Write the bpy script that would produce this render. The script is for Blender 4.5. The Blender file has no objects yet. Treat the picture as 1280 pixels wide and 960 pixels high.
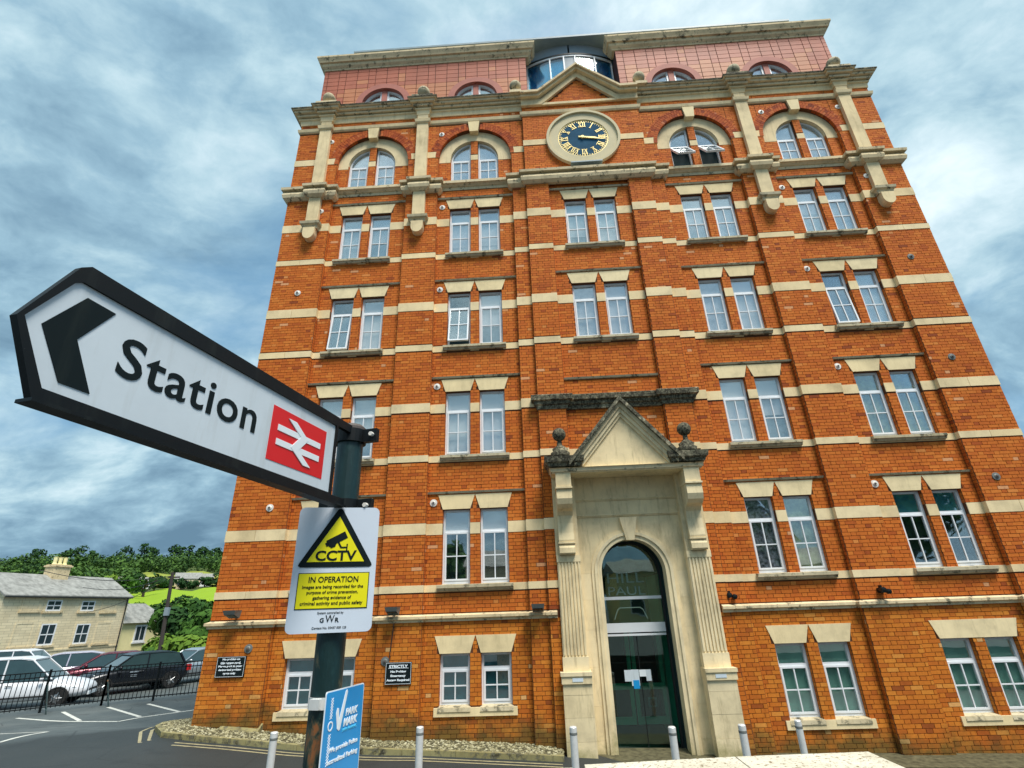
import bpy, bmesh, math, random
from math import sin, cos, pi, radians, sqrt, acos, asin, atan2
from mathutils import Vector, Matrix
random.seed(7)
SC = bpy.context.scene
COL = SC.collection

# ------------------------------------------------------------------ camera
CAM = Vector((-1.9238, -11.5836, 3.1881))
RC = Matrix(((0.998108, 0.049592, 0.036357), (0.053143, -0.398229, -0.915745), (-0.030935, 0.915945, -0.400111)))
cd = bpy.data.cameras.new('camera'); cam = bpy.data.objects.new('camera', cd); COL.objects.link(cam)
cd.sensor_width = 36; cd.lens = 36 * 642.706 / 1280; cd.clip_start = .05; cd.clip_end = 5000
cam.matrix_world = Matrix.Translation(CAM) @ RC.to_4x4()
SC.camera = cam

# ------------------------------------------------------------------ light and sky
SUN_EL, SUN_AZ = radians(62), radians(146)      # azimuth clockwise from +Y
sun_dir = Vector((sin(SUN_AZ) * cos(SUN_EL), cos(SUN_AZ) * cos(SUN_EL), sin(SUN_EL)))
sl = bpy.data.lights.new('sun', 'SUN'); sl.energy = 2.7; sl.angle = radians(22); sl.color = (1, .95, .86)
so = bpy.data.objects.new('sun', sl); COL.objects.link(so)
so.rotation_euler = (-sun_dir).to_track_quat('-Z', 'Y').to_euler()
W = bpy.data.worlds.new('World'); SC.world = W; W.use_nodes = True
wt = W.node_tree; wt.nodes.clear()
def N(t, typ, **kw):
    n = t.nodes.new(typ)
    for k, v in kw.items():
        if k.startswith('i_'): n.inputs[k[2:].replace('_', ' ')].default_value = v
        else: setattr(n, k, v)
    return n
def L(t, a, b): t.links.new(a, b)
def ramp(t, fac, stops, interp='LINEAR'):
    r = t.nodes.new('ShaderNodeValToRGB'); r.color_ramp.interpolation = interp
    while len(r.color_ramp.elements) < len(stops): r.color_ramp.elements.new(.5)
    for e, (p, c) in zip(r.color_ramp.elements, stops):
        e.position = p; e.color = (*c, 1) if len(c) == 3 else c
    L(t, fac, r.inputs[0]); return r.outputs[0]
def mth(t, op, a, b=None):
    m = t.nodes.new('ShaderNodeMath'); m.operation = op
    for i, v in enumerate((a, b)):
        if v is None: continue
        if isinstance(v, (int, float)): m.inputs[i].default_value = v
        else: L(t, v, m.inputs[i])
    return m.outputs[0]
def mixc(t, f, a, b, typ='MIX'):
    m = t.nodes.new('ShaderNodeMixRGB'); m.blend_type = typ
    for i, v in zip((0, 1, 2), (f, a, b)):
        if isinstance(v, (int, float)): m.inputs[i].default_value = v
        elif isinstance(v, tuple): m.inputs[i].default_value = (*v, 1) if len(v) == 3 else v
        else: L(t, v, m.inputs[i])
    return m.outputs[0]
def noise(t, vec, scale, detail=4, rough=.55, dist=0):
    n = t.nodes.new('ShaderNodeTexNoise'); n.inputs['Scale'].default_value = scale
    n.inputs['Detail'].default_value = detail; n.inputs['Roughness'].default_value = rough
    n.inputs['Distortion'].default_value = dist
    if vec is not None: L(t, vec, n.inputs['Vector'])
    return n.outputs['Fac']
# sky: physical sky below a broken layer of cloud; cloud pattern lies on a plane overhead
sky = N(wt, 'ShaderNodeTexSky', sky_type='NISHITA', sun_disc=False, sun_elevation=SUN_EL, sun_rotation=SUN_AZ)
tc = N(wt, 'ShaderNodeTexCoord'); sp = N(wt, 'ShaderNodeSeparateXYZ'); L(wt, tc.outputs['Generated'], sp.inputs[0])
zz = mth(wt, 'ADD', mth(wt, 'MAXIMUM', sp.outputs[2], 0.0), .42)
cb = N(wt, 'ShaderNodeCombineXYZ')
L(wt, mth(wt, 'DIVIDE', sp.outputs[0], zz), cb.inputs[0]); L(wt, mth(wt, 'DIVIDE', sp.outputs[1], zz), cb.inputs[1])
mp = N(wt, 'ShaderNodeMapping'); mp.inputs['Location'].default_value = (3.1, 1.3, 0); mp.inputs['Rotation'].default_value = (0, 0, radians(-38))
mp.inputs['Scale'].default_value = (1.05, 1.35, 1); L(wt, cb.outputs[0], mp.inputs[0])
wv = N(wt, 'ShaderNodeTexNoise'); wv.inputs['Scale'].default_value = 1.6; wv.inputs['Detail'].default_value = 5; L(wt, mp.outputs[0], wv.inputs['Vector'])
warp = mixc(wt, .30, mp.outputs[0], wv.outputs['Color'], 'ADD')
n1 = noise(wt, warp, 1.5, 12, .56)
n2 = noise(wt, warp, 3.3, 12, .58)
# cloudiness differs over the sky: thin and streaked to the right (east), thick to the left
side = mth(wt, 'MULTIPLY', sp.outputs[0], .09)
cover = mth(wt, 'SUBTRACT', n1, side)
mask = ramp(wt, cover, [(.30, (.05, .05, .05)), (.44, (.62, .62, .62)), (.50, (.92, .92, .92)), (.60, (1, 1, 1))])
elev = mth(wt, 'MAXIMUM', sp.outputs[2], 0.0)
tone = mth(wt, 'ADD', n2, mth(wt, 'MULTIPLY', mth(wt, 'SUBTRACT', elev, .35), .22))
cloud = ramp(wt, tone, [(.30, (.085, .155, .22)), (.42, (.140, .235, .31)), (.50, (.20, .315, .39)), (.58, (.30, .42, .475)), (.67, (.43, .53, .57)), (.80, (.62, .69, .71))])
skyc = mixc(wt, 1.0, sky.outputs[0], (.07, .07, .07), 'MULTIPLY')
skyc = mixc(wt, .6, skyc, (.10, .26, .42))
out = mixc(wt, mask, skyc, cloud)
bg = N(wt, 'ShaderNodeBackground'); bg.inputs['Strength'].default_value = 1.0
L(wt, out, bg.inputs['Color'])
wo = N(wt, 'ShaderNodeOutputWorld'); L(wt, bg.outputs[0], wo.inputs[0])
SC.view_settings.view_transform = 'Standard'; SC.view_settings.look = 'None'
SC.view_settings.exposure = 0.82; SC.view_settings.gamma = 1

# ------------------------------------------------------------------ materials
def newmat(name):
    m = bpy.data.materials.new(name); m.use_nodes = True
    t = m.node_tree; b = t.nodes['Principled BSDF']; return m, t, b
def pos(t): return N(t, 'ShaderNodeNewGeometry').outputs['Position']
def bump(t, b, h, s=.3, d=.01):
    n = N(t, 'ShaderNodeBump'); n.inputs['Strength'].default_value = s; n.inputs['Distance'].default_value = d
    L(t, h, n.inputs['Height']); L(t, n.outputs[0], b.inputs['Normal'])
def simple(name, c, rough=.6, metal=0, spec=.5, var=.12, scale=3, bmp=0):
    m, t, b = newmat(name)
    p = pos(t); n = noise(t, p, scale, 5, .6)
    lo = tuple(v * (1 - var) for v in c); hi = tuple(min(1, v * (1 + var)) for v in c)
    L(t, ramp(t, n, [(.3, lo), (.7, hi)]), b.inputs['Base Color'])
    b.inputs['Roughness'].default_value = rough; b.inputs['Metallic'].default_value = metal
    b.inputs['Specular IOR Level'].default_value = spec
    if bmp: bump(t, b, noise(t, p, scale * 8, 4, .6), bmp, .005)
    return m
def brickmat(name, single=False, tint=(1, 1, 1), arch=False):
    m, t, b = newmat(name); p = pos(t)
    if single: r = N(t, 'ShaderNodeObjectInfo').outputs['Random']
    else:
        a = N(t, 'ShaderNodeAttribute', attribute_name='rnd'); r = a.outputs['Fac']
    c = ramp(t, r, [(0, (.30, .065, .016)), (.07, (.44, .095, .016)), (.35, (.57, .140, .020)), (.62, (.63, .170, .023)), (.90, (.69, .215, .036)), (.99, (.72, .27, .07)), (1, (.74, .36, .17))])
    big = noise(t, p, .8, 4, .6)
    c = mixc(t, .55, c, ramp(t, big, [(.3, (.80, .74, .70)), (.5, (1, .98, .94)), (.7, (1.0, 1.0, 1.0))]), 'MULTIPLY')
    ms = N(t, 'ShaderNodeMapping'); ms.inputs['Scale'].default_value = (3.2, 3.2, .35); L(t, p, ms.inputs[0])
    c = mixc(t, .42, c, ramp(t, noise(t, ms.outputs[0], 1.5, 7, .68), [(.32, (.55, .48, .45)), (.45, (.97, .95, .93)), (.7, (1.0, 1.0, 1.0))]), 'MULTIPLY')
    fine = noise(t, p, 26, 4, .7)
    c = mixc(t, .5, c, ramp(t, fine, [(.25, (.66, .6, .55)), (.6, (1, 1, 1))]), 'MULTIPLY')
    # green-brown weathering that creeps up from the foot of the wall
    s = N(t, 'ShaderNodeSeparateXYZ'); L(t, p, s.inputs[0])
    h = mth(t, 'ADD', s.outputs[2], mth(t, 'MULTIPLY', s.outputs[0], .055))
    g = mth(t, 'ADD', mth(t, 'MULTIPLY', mth(t, 'SUBTRACT', 1.27, h), 1.7), mth(t, 'MULTIPLY', mth(t, 'SUBTRACT', noise(t, p, 2.3, 5, .65), .5), 2.4))
    g = mth(t, 'MINIMUM', mth(t, 'MAXIMUM', g, 0), .8)
    c = mixc(t, g, c, mixc(t, noise(t, p, 7, 3), (.10, .085, .02), (.055, .04, .02)))
    # warm ochre cast of the lower storey brick
    lo = mth(t, 'MINIMUM', mth(t, 'MAXIMUM', mth(t, 'MULTIPLY', mth(t, 'SUBTRACT', 3.1, s.outputs[2]), 4), 0), .75)
    c = mixc(t, lo, c, mixc(t, 1, c, (1.0, 1.22, .95), 'MULTIPLY'))
    L(t, mixc(t, 1, c, tint, 'MULTIPLY'), b.inputs['Base Color'])
    b.inputs['Roughness'].default_value = .82; b.inputs['Specular IOR Level'].default_value = .25
    bump(t, b, noise(t, p, 60, 3, .6), .35, .004)
    return m
def stonemat(name, c=(.80, .65, .41), lich=.0, dark=.35, green=.0):
    m, t, b = newmat(name); p = pos(t)
    n = noise(t, p, 1.7, 6, .65); col = ramp(t, n, [(.3, tuple(v * .76 for v in c)), (.5, c), (.72, tuple(min(1, v * 1.16) for v in c))])
    ri = N(t, 'ShaderNodeObjectInfo').outputs['Random']
    col = mixc(t, .5, col, ramp(t, ri, [(0, (.86, .80, .68)), (.5, (1, 1, 1)), (1, (1.0, .93, .80))]), 'MULTIPLY')
    mq = N(t, 'ShaderNodeMapping'); mq.inputs['Scale'].default_value = (6, 6, .9); L(t, p, mq.inputs[0])
    st = noise(t, mq.outputs[0], 1.6, 6, .7)
    col = mixc(t, ramp(t, st, [(.52, (0, 0, 0)), (.75, (dark, dark, dark))]), col, (.17, .13, .055))
    if lich:
        a = noise(t, p, 5.5, 8, .75)
        f = ramp(t, a, [(.60 - .30 * lich, (0, 0, 0)), (.66 - .26 * lich, (.95, .95, .95))])
        col = mixc(t, f, col, mixc(t, ramp(t, noise(t, p, 22, 3), [(.45, (0, 0, 0)), (.6, (1, 1, 1))]), (.022, .020, .015), (.16, .15, .10)))
    if green:
        s = N(t, 'ShaderNodeSeparateXYZ'); L(t, p, s.inputs[0])
        g = mth(t, 'ADD', mth(t, 'MULTIPLY', mth(t, 'SUBTRACT', 1.0, s.outputs[2]), 1.4), mth(t, 'MULTIPLY', mth(t, 'SUBTRACT', noise(t, p, 3, 5, .65), .5), 2.2))
        col = mixc(t, mth(t, 'MINIMUM', mth(t, 'MAXIMUM', g, 0), .75), col, (.17, .17, .04))
    L(t, col, b.inputs['Base Color']); b.inputs['Roughness'].default_value = .85; b.inputs['Specular IOR Level'].default_value = .25
    bump(t, b, noise(t, p, 34, 5, .65), .35, .006)
    return m
def glassmat(name, tint=(.9, 1, 1), refl=.22, rough=.02):
    m, t, b = newmat(name); t.nodes.remove(b)
    o = t.nodes['Material Output']; tr = N(t, 'ShaderNodeBsdfTransparent'); tr.inputs[0].default_value = (*tint, 1)
    gl = N(t, 'ShaderNodeBsdfGlossy'); gl.inputs['Roughness'].default_value = rough; gl.inputs[0].default_value = (.95, 1, 1, 1)
    lw = N(t, 'ShaderNodeLayerWeight'); lw.inputs[0].default_value = .35
    f = mth(t, 'ADD', refl, mth(t, 'MULTIPLY', lw.outputs['Fresnel'], .5))
    bn = N(t, 'ShaderNodeBump'); bn.inputs['Strength'].default_value = .12; bn.inputs['Distance'].default_value = .01
    L(t, noise(t, pos(t), 1.8, 2), bn.inputs['Height']); L(t, bn.outputs[0], gl.inputs['Normal'])
    mx = N(t, 'ShaderNodeMixShader'); L(t, f, mx.inputs[0]); L(t, tr.outputs[0], mx.inputs[1]); L(t, gl.outputs[0], mx.inputs[2])
    L(t, mx.outputs[0], o.inputs[0]); return m
M = {}
M['brick'] = brickmat('brick_many'); M['brick1'] = brickmat('brick_single', True)
M['voussoir'] = brickmat('brick_red_arch', False, (.80, .62, .75))
M['mortar'] = simple('mortar', (.125, .052, .026), .95, 0, .1, .3, 2, .3)
M['stone'] = stonemat('cream_stone', (.80, .65, .40))
M['stonel'] = stonemat('cream_stone_lintel', (.84, .69, .42), 0, .25)
M['stoneb'] = stonemat('cream_stone_band', (.82, .66, .40), 0, .15)
M['stonegrey'] = stonemat('weathered_stone', (.55, .48, .33), .22, .5)
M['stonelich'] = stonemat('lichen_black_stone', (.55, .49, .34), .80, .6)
M['stonemid'] = stonemat('part_weathered_stone', (.72, .59, .38), .16, .4)
M['stoneport'] = stonemat('portico_stone', (.80, .67, .43), 0, .5, 1)
M['kerb'] = stonemat('mossy_plinth', (.30, .27, .13), .35, .6)
M['white'] = simple('white_window_paint', (.80, .82, .84), .35, 0, .5, .05)
M['glass'] = glassmat('pane_glass', (1, 1, 1), .19)
M['glassdoor'] = glassmat('door_glass', (.70, .93, .84), .10)
M['glasstop'] = glassmat('rooftop_glass', (.35, .75, .90), .10, .12)
M['rooftopblind'] = simple('blue_film', (.16, .60, .82), .5)
M['blindwhite'] = simple('pale_blind', (.95, .96, .95), .8, 0, .2, .10, 1.2)
M['blindgrey'] = simple('grey_net', (.82, .88, .88), .8, 0, .2, .25, 5)
M['blindgreen'] = simple('green_blind', (.30, .62, .50), .8, 0, .2, .2, 1.5)
M['blindteal'] = simple('teal_blind', (.05, .25, .29), .8, 0, .2, .3, 1.5)
M['blindroom'] = simple('dim_room', (.30, .37, .40), .8, 0, .2, .35, 3)
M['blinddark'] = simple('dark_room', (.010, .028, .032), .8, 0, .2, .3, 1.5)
M['net'] = simple('patterned_net', (.30, .33, .37), .8, 0, .2, .95, 16)
M['green_net_and_reflection'] = simple('pale_green_net_and_reflection', (.42, .50, .30), .8, 0, .2, .45, 7)  # net in bay D; in bay E a painted reflection of trees
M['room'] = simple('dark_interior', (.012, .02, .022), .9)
M['tile'] = simple('terracotta_tile', (.44, .125, .068), .6, 0, .4, .15, 1.5, .1)
M['tileo'] = simple('terracotta_tile_orange', (.54, .20, .09), .6, 0, .4, .12, 1.5, .1)
M['tileback'] = simple('tile_joint', (.06, .018, .015), .9)
M['pinkring'] = simple('terracotta_surround', (.43, .14, .10), .7)
M['roofgrey'] = simple('roof_metal', (.22, .30, .34), .5)
M['panelgrey'] = simple('grey_panel', (.25, .30, .34), .5, 0, .4, .04)
M['plate'] = simple('painted_iron_plate', (.75, .72, .66), .5)
M['platedark'] = simple('iron_nut', (.10, .08, .07), .5)
M['black'] = simple('black_paint', (.005, .007, .008), .5, 0, .2, .5, 6, .15)
M['iron'] = simple('dark_iron', (.02, .022, .022), .5)
M['lampgrey'] = simple('lamp_grey', (.16, .17, .16), .5)
M['gold'] = simple('gold_leaf', (.80, .62, .22), .35, .2)
M['dial'] = simple('clock_dial_blue', (.022, .085, .15), .8, 0, .1, .25, 3)
M['clockstone'] = simple('clock_stone', (.66, .57, .37), .8, 0, .2, .08, 2)
M['red'] = simple('sign_red', (.72, .012, .015), .4, 0, .5, .05)
M['yellow'] = simple('sign_yellow', (.82, .74, .004), .4, 0, .5, .03)
M['signwhite'] = simple('sign_white', (.66, .74, .80), .35, 0, .5, .05, 2)
M['cctvwhite'] = simple('cctv_white', (.62, .69, .79), .4, 0, .5, .05, 3)
M['signblack'] = simple('sign_black_print', (.006, .013, .015), .6, 0, .15, .2)
M['blue'] = simple('parking_sign_blue', (.012, .30, .68), .35, 0, .5, .06, 4)
M['printwhite'] = simple('print_white', (.80, .86, .90), .5, 0, .3, .02)
M['printlight'] = simple('print_light_blue', (.10, .55, .80), .5)
M['steel'] = simple('brushed_steel', (.74, .74, .72), .4, .25, .5, .08, 20)
M['teal'] = simple('teal_door_paint', (.09, .42, .31), .45)
M['etched'] = simple('etched_glass', (.16, .25, .20), .7)
def wornsign(name, c, chip, thr, sc, rough, spec):
    m, t, b = newmat(name); p = pos(t)
    n = noise(t, p, 2.2, 6, .65); col = ramp(t, n, [(.3, tuple(v * .86 for v in c)), (.7, c)])
    ms = N(t, 'ShaderNodeMapping'); ms.inputs['Scale'].default_value = (9, 9, 1.2); L(t, p, ms.inputs[0])
    col = mixc(t, ramp(t, noise(t, ms.outputs[0], 2, 5, .6), [(.55, (0, 0, 0)), (.75, (.22, .22, .22))]), col, (.25, .24, .18) if c[0] > .2 else (.05, .06, .05))
    col = mixc(t, ramp(t, noise(t, p, sc, 5, .75), [(thr, (0, 0, 0)), (thr + .015, (.85, .85, .85))]), col, chip)
    L(t, col, b.inputs['Base Color']); L(t, ramp(t, n, [(.3, (rough - .1,) * 3), (.7, (rough + .15,) * 3)]), b.inputs['Roughness']); b.inputs['Specular IOR Level'].default_value = spec
    bump(t, b, noise(t, p, 55, 3), .12, .001); return m
M['signwhite'] = wornsign('sign_white_worn', (.66, .74, .80), (.16, .17, .16), .735, 60, .4, .4)
M['black'] = wornsign('black_paint_worn', (.005, .007, .008), (.42, .43, .40), .745, 42, .45, .25)
M['signblack'] = wornsign('sign_black_worn', (.006, .013, .015), (.30, .32, .32), .765, 50, .55, .15)
def asphalt():
    m, t, b = newmat('asphalt'); p = pos(t); s = N(t, 'ShaderNodeSeparateXYZ'); L(t, p, s.inputs[0])
    n = noise(t, p, .5, 6, .6); f = noise(t, p, 45, 3, .7)
    c = ramp(t, n, [(.3, (.055, .068, .070)), (.5, (.088, .105, .105)), (.72, (.14, .155, .15))])
    vk = N(t, 'ShaderNodeTexVoronoi', feature='DISTANCE_TO_EDGE'); vk.inputs['Scale'].default_value = .55; L(t, mixc(t, .12, p, N(t, 'ShaderNodeTexNoise').outputs['Color']), vk.inputs['Vector'])
    c = mixc(t, ramp(t, vk.outputs['Distance'], [(0, (.7, .7, .7)), (.012, (0, 0, 0))]), c, (.02, .022, .022))
    c = mixc(t, ramp(t, noise(t, p, 1.3, 3, .5), [(.62, (0, 0, 0)), (.68, (.55, .55, .55))]), c, (.04, .045, .045))
    # newer darker surfacing alongside the building
    e = mth(t, 'ADD', mth(t, 'SUBTRACT', 2.2, s.outputs[1]), mth(t, 'MULTIPLY', mth(t, 'ADD', s.outputs[0], 10.5), .5))
    e = mth(t, 'ADD', mth(t, 'MULTIPLY', e, .7), mth(t, 'MULTIPLY', mth(t, 'SUBTRACT', n, .5), 3))
    e = mth(t, 'MINIMUM', mth(t, 'MAXIMUM', e, 0), .85)
    c = mixc(t, e, c, (.016, .020, .020))
    c = mixc(t, .5, c, ramp(t, f, [(.3, (.6, .6, .6)), (.7, (1.25, 1.25, 1.2))]), 'MULTIPLY')
    L(t, c, b.inputs['Base Color']); b.inputs['Roughness'].default_value = .72; bump(t, b, f, .5, .01)
    return m
M['asphalt'] = asphalt()
M['gravel'] = simple('pale_gravel', (.36, .33, .20), .9, 0, .2, .6, 14)
M['gravelbed'] = simple('gravel_soil', (.10, .09, .05), .95, 0, .2, .5, 9)
M['coping'] = None
def copingmat():
    m, t, b = newmat('pebbled_coping'); p = pos(t)
    v = N(t, 'ShaderNodeTexVoronoi'); v.inputs['Scale'].default_value = 36; L(t, p, v.inputs['Vector'])
    n = noise(t, p, 42, 4, .7)
    base = ramp(t, noise(t, p, 3, 5, .6), [(.3, (.56, .51, .38)), (.7, (.80, .75, .62))])
    c = mixc(t, ramp(t, n, [(.36, (1, 1, 1)), (.45, (0, 0, 0))]), base, (.20, .14, .07))
    L(t, c, b.inputs['Base Color']); b.inputs['Roughness'].default_value = .9
    bump(t, b, n, .8, .012); return m
M['coping'] = copingmat()
M['linewhite'] = simple('road_line_white', (.62, .62, .56), .7, 0, .3, .25, 9)
M['lineyellow'] = simple('road_line_yellow', (.33, .29, .17), .7, 0, .3, .3, 9)
M['cotswold'] = None
def cotswold(name, c):
    m, t, b = newmat(name); p = pos(t)
    s = N(t, 'ShaderNodeSeparateXYZ'); L(t, p, s.inputs[0]); cbn = N(t, 'ShaderNodeCombineXYZ')
    L(t, mth(t, 'ADD', mth(t, 'MULTIPLY', s.outputs[0], .8), mth(t, 'MULTIPLY', s.outputs[1], .6)), cbn.inputs[0]); L(t, s.outputs[2], cbn.inputs[1])
    br = N(t, 'ShaderNodeTexBrick'); L(t, cbn.outputs[0], br.inputs['Vector'])
    br.inputs['Scale'].default_value = 1; br.inputs['Brick Width'].default_value = .55; br.inputs['Row Height'].default_value = .2; br.inputs['Mortar Size'].default_value = .012
    br.inputs['Color1'].default_value = (*c, 1); br.inputs['Color2'].default_value = (*[v * .86 for v in c], 1); br.inputs['Mortar'].default_value = (*[v * .62 for v in c], 1)
    L(t, mixc(t, .5, br.outputs[0], ramp(t, noise(t, p, .9, 5, .6), [(.3, (.72, .68, .6)), (.65, (1, 1, 1))]), 'MULTIPLY'), b.inputs['Base Color'])
    b.inputs['Roughness'].default_value = .9; return m
M['cotswold'] = cotswold('cotswold_stone', (.84, .72, .48))
M['cream'] = simple('cream_render', (.86, .78, .42), .85, 0, .2, .05)
M['slate'] = simple('slate_roof', (.27, .27, .25), .8, 0, .3, .35, 2.2, .3)
M['panewin'] = simple('far_window_glass', (.03, .05, .06), .1, 0, .8)
M['grass'] = simple('hill_grass', (.24, .27, .05), .95, 0, .1, .22, .03)
M['grasslime'] = simple('bright_meadow', (.24, .36, .025), .95, 0, .1, .12, .02)
M['soil'] = simple('rough_ground', (.07, .10, .03), .95, 0, .1, .4, .05)
def leafmat(name, lo, hi):
    m, t, b = newmat(name)
    r = N(t, 'ShaderNodeAttribute', attribute_name='rnd').outputs['Fac']
    L(t, ramp(t, r, [(0, lo), (1, hi)]), b.inputs['Base Color']); b.inputs['Roughness'].default_value = .8
    b.inputs['Specular IOR Level'].default_value = .2
    return m
M['leafd'] = leafmat('leaf_dark', (.010, .035, .010), (.030, .085, .018))
M['leafm'] = leafmat('leaf_mid', (.022, .070, .012), (.07, .16, .02))
M['leafw'] = leafmat('leaf_woodland', (.012, .040, .012), (.085, .17, .03))
M['leafl'] = leafmat('leaf_light', (.06, .13, .012), (.17, .27, .03))
M['bark'] = simple('bark', (.07, .05, .035), .9)
M['wood'] = simple('pole_wood', (.05, .04, .035), .9)
def paint(name, c, met=.3): return simple(name, c, .22, met, .6, .04)
M['carwhite'] = paint('car_white', (.72, .74, .78), 0); M['carblack'] = paint('car_black', (.012, .016, .022)); M['carmaroon'] = paint('car_maroon', (.14, .012, .03))
M['carsilver'] = paint('car_silver', (.42, .47, .50), .6); M['carlilac'] = paint('car_pale', (.58, .56, .66), .3)
M['carglass'] = simple('car_glass', (.03, .06, .065), .05, 0, .9, .1); M['tyre'] = simple('tyre_rubber', (.012, .012, .012), .8)
M['rim'] = simple('alloy_rim', (.35, .36, .37), .3, .8); M['lens'] = simple('lamp_lens', (.7, .75, .78), .1, 0, .8); M['taillens'] = simple('tail_lens', (.5, .02, .02), .2)
M['umbrella'] = simple('grey_canvas', (.16, .17, .17), .8)
M['greenpole'] = None
def polemat():
    m, t, b = newmat('peeling_green_pole'); p = pos(t)
    mq = N(t, 'ShaderNodeMapping'); mq.inputs['Scale'].default_value = (1, 1, .5); L(t, p, mq.inputs[0])
    n = noise(t, mq.outputs[0], 9, 8, .72, .4)
    c = ramp(t, n, [(.36, (.26, .10, .035)), (.41, (.06, .07, .045)), (.46, (.004, .020, .020)), (.58, (.006, .028, .030)), (.66, (.014, .048, .048)), (.70, (.22, .21, .10))])
    L(t, c, b.inputs['Base Color']); b.inputs['Roughness'].default_value = .4; bump(t, b, n, .5, .004); return m
M['greenpole'] = polemat()

# ------------------------------------------------------------------ mesh helpers
class MB:
    def __init__(s): s.v = []; s.f = []; s.m = []; s.r = []; s.T = None
    def add(s, vs, fs, r=None):
        b = len(s.v)
        if s.T is not None: vs = [tuple(s.T @ Vector(p)) for p in vs]
        s.v += [tuple(p) for p in vs]; s.f += [tuple(b + i for i in f) for f in fs]
        s.r += [r if r is not None else random.random()] * len(fs); return s
    def box(s, x0, x1, y0, y1, z0, z1, r=None):
        vs = [(x0, y0, z0), (x1, y0, z0), (x1, y1, z0), (x0, y1, z0), (x0, y0, z1), (x1, y0, z1), (x1, y1, z1), (x0, y1, z1)]
        return s.add(vs, [(0, 3, 2, 1), (4, 5, 6, 7), (0, 1, 5, 4), (1, 2, 6, 5), (2, 3, 7, 6), (3, 0, 4, 7)], r)
    def prism(s, poly, y0, y1):            # poly in (x, z), counter-clockwise seen from -y
        n = len(poly); vs = [(x, y0, z) for x, z in poly] + [(x, y1, z) for x, z in poly]
        fs = [tuple(range(n)), tuple(reversed(range(n, 2 * n)))] + [(i, i + n, (i + 1) % n + n, (i + 1) % n) for i in range(n)]
        return s.add(vs, fs)
    def prism_x(s, poly, x0, x1):          # poly in (y, z)
        n = len(poly); vs = [(x0, y, z) for y, z in poly] + [(x1, y, z) for y, z in poly]
        fs = [tuple(range(n)), tuple(reversed(range(n, 2 * n)))] + [(i, i + n, (i + 1) % n + n, (i + 1) % n) for i in range(n)]
        return s.add(vs, fs)
    def ring(s, A, B, y0, y1, closed=True):  # solid between two outlines of equal count, (x, z)
        n = len(A); vs = [(x, y0, z) for x, z in A] + [(x, y0, z) for x, z in B] + [(x, y1, z) for x, z in A] + [(x, y1, z) for x, z in B]
        fs = []
        for i in range(n if closed else n - 1):
            j = (i + 1) % n
            fs += [(i, j, n + j, n + i), (2 * n + i, 3 * n + i, 3 * n + j, 2 * n + j), (i, 2 * n + i, 2 * n + j, j), (n + i, n + j, 3 * n + j, 3 * n + i)]
        if not closed:
            fs += [(0, n, 3 * n, 2 * n), (n - 1, 3 * n - 1, 4 * n - 1, 2 * n - 1)]
        return s.add(vs, fs)
    def cyl(s, p0, p1, r0, r1=None, n=12, caps=True):
        r1 = r0 if r1 is None else r1; p0 = Vector(p0); p1 = Vector(p1); d = (p1 - p0).normalized()
        a = d.cross(Vector((0, 0, 1)));  a = d.cross(Vector((1, 0, 0))) if a.length < 1e-4 else a
        a.normalize(); b = d.cross(a)
        vs = [p0 + (a * cos(2 * pi * i / n) + b * sin(2 * pi * i / n)) * r0 for i in range(n)] + [p1 + (a * cos(2 * pi * i / n) + b * sin(2 * pi * i / n)) * r1 for i in range(n)]
        fs = [(i, (i + 1) % n, (i + 1) % n + n, i + n) for i in range(n)]
        if caps: fs += [tuple(reversed(range(n))), tuple(range(n, 2 * n))]
        return s.add(vs, fs)
    def lathe(s, prof, c, n=20, axis='z'):   # prof list of (r, h)
        vs = []; fs = []; m = len(prof)
        for i in range(n):
            a = 2 * pi * i / n
            for r, h in prof:
                vs.append((c[0] + r * cos(a), c[1] + r * sin(a), c[2] + h) if axis == 'z' else (c[0] + r * cos(a), c[1] + h, c[2] + r * sin(a)))
        for i in range(n):
            j = (i + 1) % n
            for k in range(m - 1): fs.append((i * m + k, j * m + k, j * m + k + 1, i * m + k + 1))
        return s.add(vs, fs)
    def sweep(s, path, prof):              # path in (x, y) running +x for a front facing -y; prof (out, z) closed outline
        P = [Vector((x, y)) for x, y in path]; n = len(P); k = len(prof); vs = []; fs = []
        for i in range(n):
            d0 = (P[i] - P[i - 1]).normalized() if i > 0 else (P[1] - P[0]).normalized()
            d1 = (P[i + 1] - P[i]).normalized() if i < n - 1 else d0
            n0 = Vector((d0.y, -d0.x)); n1 = Vector((d1.y, -d1.x)); mm = n0 + n1
            mm = mm / max(.3, (1 + n0.dot(n1)))
            for o, z in prof: vs.append((P[i].x + mm.x * o, P[i].y + mm.y * o, z))
        for i in range(n - 1):
            for j in range(k): fs.append((i * k + j, (i + 1) * k + j, (i + 1) * k + (j + 1) % k, i * k + (j + 1) % k))
        fs += [tuple(reversed(range(k))), tuple(range((n - 1) * k, n * k))]
        return s.add(vs, fs)
    def build(s, name, mat, parent=None, smooth=False, rnd=False, kind=None, normals=True):
        me = bpy.data.meshes.new(name); me.from_pydata(s.v, [], s.f)
        if normals:
            bm = bmesh.new(); bm.from_mesh(me); bmesh.ops.recalc_face_normals(bm, faces=bm.faces); bm.to_mesh(me); bm.free()
        mats = mat if isinstance(mat, (list, tuple)) else [mat]
        for q in mats: me.materials.append(q)
        if s.m: me.polygons.foreach_set('material_index', s.m)
        if rnd:
            at = me.attributes.new('rnd', 'FLOAT', 'FACE'); at.data.foreach_set('value', s.r)
        if smooth: me.polygons.foreach_set('use_smooth', [True] * len(me.polygons))
        o = bpy.data.objects.new(name, me); COL.objects.link(o)
        if parent: o.parent = parent
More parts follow.
